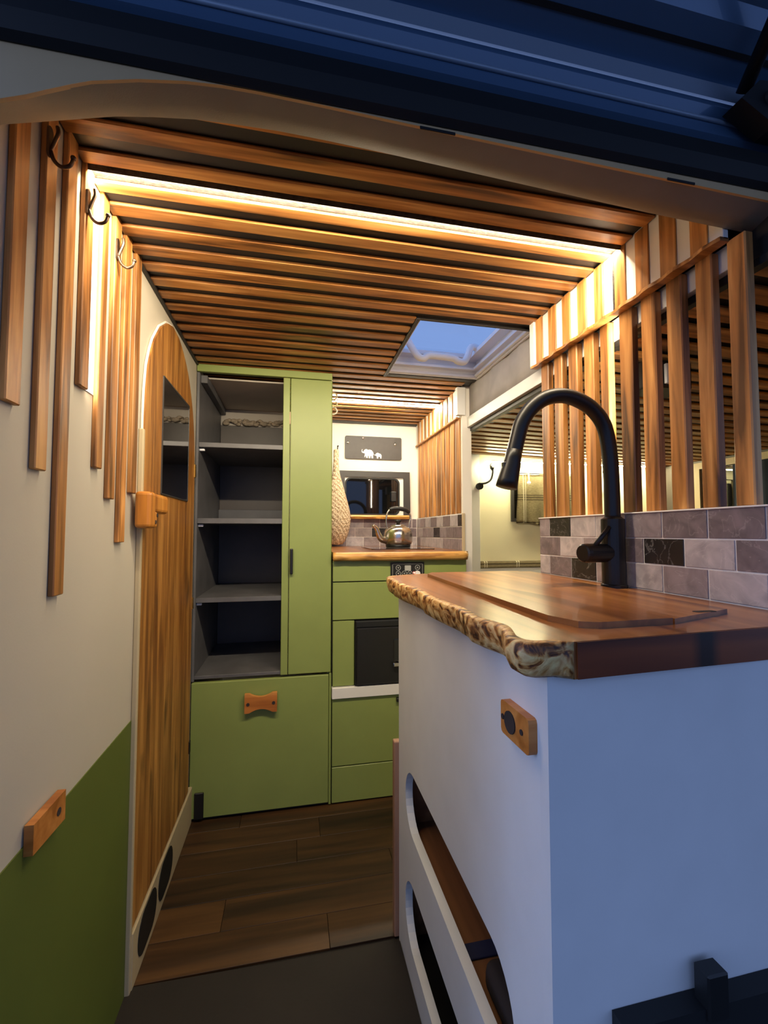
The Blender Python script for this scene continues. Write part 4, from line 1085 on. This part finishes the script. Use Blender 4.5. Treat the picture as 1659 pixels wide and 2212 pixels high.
cu = thing('plaid_curtain', 'beige tweed plaid curtain hanging on the yellow alcove wall', 'curtain', (1.47, YB-0.03, 1.09))
fin('cloth', bm, M['plaid'], cu, smooth=True)
cr = thing('curtain_rod', 'thin dark wire rod holding the plaid curtain', 'curtain rod', (1.47, YB-0.02, 1.395))
fin('rod', tube(bmesh.new(), [(1.245, YB-0.0275, 1.398), (1.46, YB-0.0275, 1.398), (1.69, YB-0.0275, 1.396)], 0.0028, 8), M['black'], cr, smooth=True)
for xx in (1.250, 1.685):
    fin('bracket', tube(bmesh.new(), [(xx, YB, 1.398), (xx, YB-0.0275, 1.398)], 0.003, 8), M['black'], cr)
tt = thing('curtain_tieback', 'white cord with a pale diamond bead on the plaid curtain', 'cord', (1.345, YB-0.045, 1.335))
fin('cord', tube(bmesh.new(), [(1.343, YB-0.047, 1.404), (1.345, YB-0.049, 1.37), (1.345, YB-0.049, 1.352)], 0.0035, 8), M['plasticwhite'], tt, smooth=True)
fin('bead', lathe(bmesh.new(), [(0, 1.326), (0.012, 1.338), (0.013, 1.343), (0, 1.356)], 1.345, YB-0.049, 4), M['plasticwhite'], tt)
def lamp(x, s, label):
    t = thing('reading_lamp', label, 'lamp', (x, YB, 1.31), 'gooseneck reading lamps in the alcove')
    yb = YB-0.030 if s > 0 else YB
    fin('wall_mount', tube(bmesh.new(), [(x, yb, 1.315), (x, yb-0.018, 1.315)], 0.020, 18), M['blackplastic'], t)
    pth = smooth_path([(x, yb-0.016, 1.328), (x+s*0.030, yb-0.030, 1.332), (x+s*0.058, yb-0.034, 1.352), (x+s*0.070, yb-0.034, 1.392), (x+s*0.068, yb-0.034, 1.412)], 6)
    fin('gooseneck', tube(bmesh.new(), pth, 0.0058, 10), M['blackplastic'], t, smooth=True)
    hd = fin('head', tube(bmesh.new(), [(x+s*0.069, yb-0.034, 1.405), (x+s*0.066, yb-0.035, 1.418), (x+s*0.062, yb-0.037, 1.436), (x+s*0.061, yb-0.038, 1.444)], [0.006, 0.013, 0.011, 0.003], 14), M['blackplastic'], t, smooth=True)
    bm = bmesh.new(); bmesh.ops.create_uvsphere(bm, u_segments=12, v_segments=8, radius=0.0055, matrix=Matrix.Translation((x+s*0.066, yb-0.048, 1.424))); fin('bulb', bm, M['knobwhite'], hd, smooth=True)
lamp(1.040, 1, 'black gooseneck reading lamp left of the plaid curtain')
lamp(1.930, -1, 'black gooseneck reading lamp behind the slats right of the curtain')
# side window with curtain
w4 = thing('window_4', 'narrow side window with a pale frame seen between the right slats', 'window', (2.25, 1.70, 1.0)); w4['kind'] = 'structure'
bm = bmesh.new(); plate(bm, [[(1.20, 0.95), (2.06, 0.95), (2.06, 1.44), (1.20, 1.44)], [(1.24, 0.99), (1.24, 1.405), (2.02, 1.405), (2.02, 0.99)]], onX, 2.225, 2.25)
fin('frame', bm, M['skirting'], w4)
box('pane', 2.240, 2.248, 1.24, 2.02, 0.99, 1.405, M['darkglass'], w4, bev=0)
bm = bmesh.new(); grid = []
for i in range(41):
    u = i/40
    grid.append([bm.verts.new((2.205+0.010*math.sin(u*40), 1.20+0.62*u, z)) for z in (0.97, 1.15, 1.40)])
for a, b_ in zip(grid, grid[1:]):
    for k in range(2): bm.faces.new((a[k], a[k+1], b_[k+1], b_[k]))
bmesh.ops.solidify(bm, geom=bm.faces[:], thickness=0.002)
tag(fin('side_curtain', bm, M['vblue'], smooth=True), 'blue grey curtain in the side window behind the slats', 'curtain')
# ceiling vent box with bracket, orange tag
vb = thing('ceiling_box', 'black box with a white bracket under the alcove ceiling', 'box', (0.93, 0.94, 1.42))
fin('housing', bx(bmesh.new(), 0.855, 0.985, 0.905, 0.985, 1.412, 1.482, 0.004, 2), M['blackplastic'], vb)
fin('bracket', bx(bmesh.new(), 0.900, 0.920, 0.896, 0.904, 1.420, 1.470, 0.001), M['plasticwhite'], vb, label='white bracket plate')
fin('screw', tube(bmesh.new(), [(0.913, 0.896, 1.428), (0.913, 0.8945, 1.428)], 0.003, 8), M['chrome'], vb)
bm = bmesh.new(); plate(bm, [[(0.912, 1.425), (0.922, 1.400), (0.929, 1.360), (0.932, 1.325), (0.930, 1.308), (0.922, 1.302), (0.914, 1.306), (0.910, 1.330), (0.909, 1.380)]], onY, 0.889, 0.893)
tag(fin('orange_tag', bm, M['orange']), 'orange teardrop tag hanging from the black ceiling box', 'tag')
